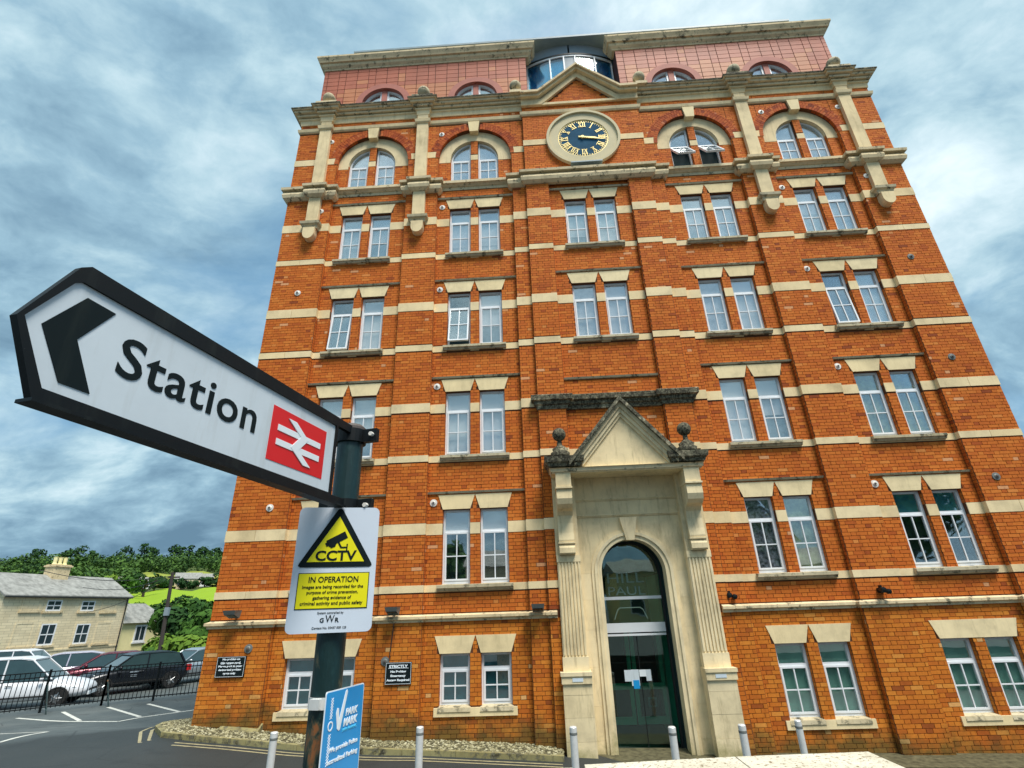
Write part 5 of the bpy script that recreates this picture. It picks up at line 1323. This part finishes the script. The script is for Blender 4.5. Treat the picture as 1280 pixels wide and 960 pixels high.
MB().box(-.1, 11.1, -.32, -.22, 4.90, 5.0).build('gutter', M['iron'], H); MB().box(0, 11, -.05, .0, .85, .98).build('string_course', M['cotswold'], H)
chm = MB(); chm.box(4.9, 6.3, 2.2, 3.3, 6.2, 7.75); chm.box(4.8, 6.4, 2.1, 3.4, 7.55, 7.68); chm.build('chimney', M['stonemid'], H)
for i in range(3): MB().lathe([(.16, 0), (.19, .05), (.14, .15), (.16, .60), (.19, .65), (.13, .66)], (5.15 + .45 * i, 2.75, 7.75), 10).build('chimney_pot', M['cream'], H)
for (xc, za, zb_, blindw) in ((2.2, 3.95, 4.75, 1), (4.0, 3.88, 4.72, 0), (7.0, 3.85, 4.68, 0), (9.1, 3.80, 4.62, 1), (2.2, 1.32, 2.96, 1), (4.1, 1.32, 2.92, 0), (7.1, 1.25, 2.82, 0), (9.1, 1.2, 2.78, 1)):
    w_ = .62
    f = MB().ring([(xc - w_ - .14, za), (xc + w_ + .14, za), (xc + w_ + .14, zb_ + .14), (xc - w_ - .14, zb_ + .14)], [(xc - w_, za), (xc + w_, za), (xc + w_, zb_), (xc - w_, zb_)], -.03, .0).build('window_surround' if blindw else 'window', M['cotswold'], H)
    if blindw: MB().box(xc - w_, xc + w_, -.012, -.004, za, zb_).build('blocked_opening', M['cotswold'], f)
    else:
        MB().box(xc - w_, xc + w_, -.012, -.006, za, zb_).build('pane', M['panewin'], f)
        s_ = MB(); zm = (za + zb_) / 2; s_.ring([(xc - w_, za), (xc + w_, za), (xc + w_, zb_), (xc - w_, zb_)], [(xc - w_ + .09, za + .12), (xc + w_ - .09, za + .12), (xc + w_ - .09, zb_ - .09), (xc - w_ + .09, zb_ - .09)], -.04, -.012)
        s_.box(xc - w_ + .09, xc + w_ - .09, -.035, -.012, zm - .04, zm + .04); s_.box(xc - .03, xc + .03, -.034, -.012, za + .1, zb_ - .05); s_.build('sash', M['white'], f)
    MB().box(xc - w_ - .22, xc + w_ + .22, -.12, .0, za - .16, za - .002).build('sill', M['stonemid'], f)
MB().cyl((10.8, -.08, 0), (10.8, -.08, 4.9), .05, n=8).build('downpipe', M['iron'], H)
X = empty('annexe', (-41.5, 40.05, .2), atan2(.988, .1544)); tag(X, 'small cream rendered annexe with slate roof beside the stone house', 'house')
MB().box(.05, 5.6, .3, 5, -.5, 2.9).build('wall', M['cream'], X)
MB().add([(-.1, 0, 2.85), (5.8, 0, 2.85), (4.3, 2.4, 4.65), (-.1, 2.4, 4.65), (5.8, 5.2, 2.85), (-.1, 5.2, 2.85)], [(0, 1, 2, 3), (1, 4, 2), (3, 2, 4, 5), (0, 3, 5), (0, 5, 4, 1)]).build('roof', M['slate'], X)
f = MB().ring([(1.7, 1.15), (3.0, 1.15), (3.0, 2.65), (1.7, 2.65)], [(1.85, 1.3), (2.85, 1.3), (2.85, 2.5), (1.85, 2.5)], .24, .30).build('window', M['white'], X); MB().box(1.85, 2.85, .27, .28, 1.3, 2.5).build('pane', M['panewin'], f); MB().box(2.32, 2.38, .24, .27, 1.3, 2.5).build('glazing_bar', M['white'], f); MB().box(1.6, 3.1, .18, .29, 1.03, 1.14).build('sill', M['white'], f)
UP = empty('utility_pole', (-29.05, 28.0, .3)); tag(UP, 'dark wooden utility pole with wires beside the annexe', 'utility pole')
MB().cyl((0, 0, 0), (-.25, -.15, 6.15), .15, .11, n=10).build('post', M['wood'], UP)
MB().box(-.5, .35, -.2, -.1, 5.75, 5.85).build('crossarm', M['wood'], UP)
MB().box(-.22, .1, -.25, -.05, 3.2, 3.75).build('junction_box', M['panelgrey'], UP)
for i, (dx, dy, dz) in enumerate(((-9.0, -1.5, .6), (-9.3, 3.0, -.4), (-14, 9, -2.2))):
    pts = [(-.24 + dx * k / 8, -.15 + dy * k / 8, 5.9 + dz * k / 8 - .5 * sin(pi * k / 8)) for k in range(9)]; w_ = MB()
    for a, b_ in zip(pts[:-1], pts[1:]): w_.cyl(a, b_, .022, n=4, caps=False)
    w_.build('wire', M['iron'], UP)

# ------------------------------------------------------------------ hillside, meadows, woods
def polar(az, r): return (CAM.x + sin(radians(az)) * r, CAM.y + cos(radians(az)) * r)
def hz(az, r):
    base = interp(r, [60, 75, 110, 150, 250, 300, 360, 450, 560, 620, 760, 1000], [-.6, .6, 3.0, 5.6, 13.5, 20.0, 27, 37, 46, 47, 44, 34])
    s = interp(az, [-75, -52, -47, -44, -40, -34, -28, -10], [.55, .72, .80, .90, .93, 1.0, 1.02, 1.05])
    return base * s + .6 * sin(az * 1.7 + r * .02)
vs = []; fs = []; AZ_ = [-80 + 2 * i for i in range(84)]; RR = [58, 66, 75, 90, 110, 130, 150, 180, 210, 240, 270, 300, 330, 360, 400, 450, 500, 560, 620, 700, 850, 1000]
for a in AZ_:
    for r_ in RR: x, y = polar(a, r_); vs.append((x, y, hz(a, r_) if r_ > 60 else -.5))
n = len(RR)
for i in range(len(AZ_) - 1):
    for j in range(n - 1): fs.append((i * n + j, i * n + j + 1, (i + 1) * n + j + 1, (i + 1) * n + j))
MB().add(vs, fs).build('hillside', M['soil'], kind='structure', smooth=True)
def meadow(a0, a1, r0, r1, mat, name='meadow', jag=0):
    vs = []; fs = []; na = 14; nr = 6
    for i in range(na + 1):
        a = a0 + (a1 - a0) * i / na; e = jag * sin(i * 1.9) 
        for j in range(nr + 1): r_ = r0 + e + (r1 - r0 + e) * j / nr; x, y = polar(a, r_); vs.append((x, y, hz(a, r_) + .9))
    for i in range(na):
        for j in range(nr): fs.append((i * (nr + 1) + j, i * (nr + 1) + j + 1, (i + 1) * (nr + 1) + j + 1, (i + 1) * (nr + 1) + j))
    MB().add(vs, fs).build(name, mat, kind='structure', smooth=True)
meadow(-38.3, -26, 150, 238, M['grasslime'], jag=2); meadow(-41.0, -26, 262, 352, M['grass'], jag=6)
def crown_mb(mb, c, rx, rz, nleaf, s, seed=0, clumps=None, base=None):
    base = .5 if base is None else base; ct = {}
    cl = clumps or [Vector((random.gauss(0, .45), random.gauss(0, .45), random.gauss(0, .45))) for _ in range(9)]
    for _ in range(nleaf):
        k = random.choice(cl); d = Vector((random.gauss(0, 1), random.gauss(0, 1), random.gauss(0, 1))).normalized() * random.uniform(.34, .52)
        p = k + d; 
        if p.length > 1.08: p = p.normalized() * random.uniform(.9, 1.08)
        q = Vector((c[0] + p.x * rx, c[1] + p.y * rx, c[2] + p.z * rz))
        nn = (d.normalized() + p.normalized() * .6 + Vector((random.gauss(0, .3), random.gauss(0, .3), random.gauss(.1, .3)))).normalized(); a = nn.orthogonal().normalized(); b_ = nn.cross(a)
        th_ = random.random() * 6.28; a, b_ = a * cos(th_) + b_ * sin(th_), b_ * cos(th_) - a * sin(th_); w_ = s * random.uniform(.6, 1.3)
        mb.add([q - a * w_, q - b_ * w_ * .6, q + a * w_, q + b_ * w_ * .6], [(0, 1, 2, 3)], min(1, max(0, base + ct.setdefault(id(k), random.gauss(0, .18)) + random.gauss(0, .12))))
def tree(x, y, z, h, r_, mat, lab, nleaf=700, s=None, cat='tree', group=None, name='tree', bush=False):
    t = empty(name, (x, y, z)); tag(t, lab, cat, group)
    if not bush:
        tr = MB(); tr.cyl((0, 0, -.3), (0, 0, h * .55), r_ * .10, r_ * .05, n=7)
        for i in range(5):
            a = i * 1.3 + x; tr.cyl((0, 0, h * (.28 + .05 * i)), (cos(a) * r_ * .6, sin(a) * r_ * .6, h * (.52 + .06 * i)), r_ * .045, r_ * .015, n=5)
        tr.build('trunk', M['bark'], t)
    m2 = MB(); crown_mb(m2, (0, 0, h * (.60 if not bush else .45)), r_, h * (.40 if not bush else .5), nleaf, s or r_ * .11); m2.build('crown', mat, t, normals=False, rnd=True)
    return t
ORD = ['leftmost', 'second', 'third', 'fourth', 'fifth', 'sixth', 'seventh', 'eighth', 'ninth', 'tenth', 'eleventh', 'twelfth', 'thirteenth', 'fourteenth', 'fifteenth']
def ordn(i, s_): return (ORD[i] + ' ' + s_) if i == 0 else (ORD[i] + ' from the left, ' + s_)
# woodland on the hill
wd = MB()
for _ in range(760):
    a = random.uniform(-60, -25); r_ = random.choice([random.uniform(352, 470), random.uniform(380, 620), random.uniform(440, 620)])
    x, y = polar(a, r_); rr = random.uniform(3.8, 6.8); crown_mb(wd, (x, y, hz(a, r_) + rr * .75), rr, rr * 1.0, 110, .85, base=random.uniform(.0, .95))
for _ in range(150):
    a = random.uniform(-62, -41.5) ; r_ = random.uniform(150, 380); x, y = polar(a, r_); rr = random.uniform(3.5, 6.0); crown_mb(wd, (x, y, hz(a, r_) + rr * .7), rr, rr * .95, 120, .70, base=random.uniform(.1, 1))
for _ in range(330):
    a = random.uniform(-25, 84); r_ = random.uniform(120, 520); x, y = polar(a, r_); rr = random.uniform(5, 9); crown_mb(wd, (x, y, hz(a, r_) + rr * .7), rr, rr * .9, 70, 1.3, base=random.uniform(.1, 1))
for _ in range(60):
    a = random.uniform(-41, -37.5) ; r_ = random.uniform(225, 345); x, y = polar(a, r_); rr = random.uniform(3, 5); crown_mb(wd, (x, y, hz(a, r_) + rr * .6), rr, rr * .9, 70, .8, base=random.uniform(.2, 1))
wd.build('woodland', M['leafw'], kind='stuff', normals=False, rnd=True)
for i in range(15):
    a = [-44.2, -42.6, -41.7, -40.9, -38.6, -37.2, -36.6, -34.9, -34.3, -33.6, -32.9, -32.2, -31.6, -30.9, -30.2][i]; x, y = polar(a, 600); sz_ = [8, 8, 10, 7, 9, 10, 8, 9, 8, 9, 8, 9, 8, 7, 9][i]
    tree(x, y, hz(a, 600) + 6, sz_ * 1.8, sz_ * .72, M['leafd'], ordn(i, 'round dark tree on the skyline of the wooded hill'), 260, 1.2, group='skyline trees on the wooded hill', name='skyline_tree')
# hedgerow trees between the fields
for i, (a, r_, s_, mt) in enumerate(((-36.6, 205, 7.5, 'leafd'), (-35.9, 232, 5.5, 'leafd'), (-34.9, 252, 4, 'leafd'), (-33.9, 255, 4.5, 'leafd'), (-33.0, 252, 3.6, 'leafd'), (-32.1, 255, 4.2, 'leafd'), (-31.2, 250, 5.5, 'leafd'), (-30.4, 250, 5, 'leafd'), (-38.0, 190, 6, 'leafm'), (-39.6, 215, 7, 'leafl'), (-41.0, 200, 7, 'leafl'))):
    x, y = polar(a, r_); tree(x, y, hz(a, r_), s_ * 1.05, s_ * .7, M[mt], ordn(i, 'dark hedgerow tree between the two hillside fields') if mt == 'leafd' else ('mid-green hedgerow tree left of the bright field' if mt == 'leafm' else ('light green tree rising behind the middle of the house roof' if i == 9 else 'light green tree just right of the house chimney')), 260, .7, group='hedgerow trees on the hillside', name='hedgerow_tree')
for i, (a, r_, s_) in enumerate([(-39.4 + .62 * k, 118 + (k * 37 % 13), 2.0 + (k * 7 % 4) * .3) for k in range(15)]):
    x, y = polar(a, r_); tree(x, y, hz(a, r_) - .6, s_ * 1.2, s_, M[['leafd', 'leafm', 'leafm'][i % 3]], ordn(i, 'bushy tree along the lower edge of the bright field'), 240, .36, group='trees along the lower field edge', name='field_tree')
# trees between the annexe and the mill
NT = [(-33.7, 58, 4.4, 2.4, 'leafd', 'dark tree just behind the utility pole'), (-32.9, 64, 4.9, 3.0, 'leafm', 'mid-green tree right of the utility pole'), (-31.6, 68, 5.3, 3.2, 'leafd', 'tall dark tree against the edge of the mill'),
      (-33.0, 50, 3.0, 2.3, 'leafl', 'light green bush below the dark trees by the mill'), (-31.0, 55, 4.2, 2.8, 'leafm', 'green tree partly hidden by the mill corner'), (-34.0, 49, 2.2, 1.5, 'leafm', 'low bush behind the silver car'), (-31.9, 44, 2.7, 2.0, 'leafl', 'bright yellow-green bush above the silver car'),
      (-29.9, 60, 5.0, 3.2, 'leafm', 'tree hidden behind the mill corner'), (-36.2, 78, 3.9, 2.6, 'leafm', 'green tree behind the annexe roof'), (-37.6, 92, 3.6, 3.0, 'leafl', 'light green tree above the annexe roof')]
for a, r_, h_, w_, mt, lab in NT:
    x, y = polar(a, r_); tree(x, y, -.3 if r_ < 60 else hz(a, r_) - .2, h_, w_, M[mt], lab, 1500, .26, bush='bush' in lab, name='bush' if 'bush' in lab else 'broadleaf_tree', cat='bush' if 'bush' in lab else 'tree')
# far white and stone houses in the meadow
def farhouse(a, r_, w_, d_, h_, wallm, lab, rz=0):
    x, y = polar(a, r_); t = empty('farmhouse', (x, y, hz(a, r_) + .3), rz); tag(t, lab, 'house')
    MB().box(-w_ / 2, w_ / 2, -d_ / 2, d_ / 2, -1.5, h_).build('wall', wallm, t)
    MB().prism_x([(-d_ / 2 - .3, h_), (d_ / 2 + .3, h_), (0, h_ + d_ * .42)], -w_ / 2 - .3, w_ / 2 + .3).build('roof', M['slate'], t)
    k = max(2, int(w_ / 3))
    for i in range(k):
        xc = -w_ / 2 + w_ * (i + .5) / k; MB().box(xc - .5, xc + .5, -d_ / 2 - .06, -d_ / 2, h_ * .35, h_ * .75).build('window', M['panewin'], t)
farhouse(-37.1, 262, 8, 5, 2.8, M['white'], 'small white cottage with pale walls on the hillside field', radians(36)); farhouse(-39.0, 258, 6, 5, 2.3, M['white'], 'low white shed left of the hillside cottage', radians(36))
farhouse(-33.5, 262, 9, 6, 3.6, M['cotswold'], 'stone farmhouse among dark trees between the fields', radians(33)); farhouse(-32.2, 262, 6, 5, 2.6, M['white'], 'white outbuilding right of the stone farmhouse', radians(33))

# ------------------------------------------------------------------ the far side of the street, behind the camera (seen in the glass)
def oppo(x, y, w_, h_, wallm, roofh, lab, rz=0):
    t = empty('street_house', (x, y, 1.5), rz); tag(t, lab, 'house')
    MB().box(-w_ / 2, w_ / 2, -4, 4, -2, h_).build('wall', wallm, t); MB().prism_x([(-4.3, h_), (4.3, h_), (0, h_ + roofh)], -w_ / 2 - .2, w_ / 2 + .2).build('roof', M['slate'], t)
    for i in range(int(w_ / 2.6)):
        for z in (.9, 3.4):
            if z + 1.4 > h_: continue
            xc = -w_ / 2 + 1.4 + i * 2.6; f = MB().box(xc - .55, xc + .55, 4.0, 4.06, z, z + 1.3).build('window', M['white'], t); MB().box(xc - .45, xc + .45, 4.05, 4.08, z + .1, z + 1.2).build('pane', M['panewin'], f)
oppo(-3.5, -33, 8, 4.6, M['cotswold'], 1.6, 'brown stone house across the street, seen in the glass above the door'); oppo(7.5, -35, 7, 4.0, M['cream'], 1.2, 'yellow rendered house across the street, reflected in the glass above the door')
oppo(19, -37, 10, 4.2, M['cotswold'], 1.6, 'stone terrace across the street at the right, behind the camera'); oppo(-17, -36, 10, 5.0, M['cotswold'], 1.6, 'stone terrace across the street at the left, behind the camera')
for i, (x, y, h_, lab) in enumerate(((13.5, -30, 11, 'tall green tree across the street on the right, reflected in the windows'), (25, -30, 12, 'tall green tree farthest right across the street'), (1.8, -41, 7, 'green tree between the stone house and the yellow house across the street'), (-10, -40, 8, 'green tree between the two stone houses across the street'))):
    tree(x, y, 1.4, h_, h_ * .36, M['leafm'], lab, 1400, .5)
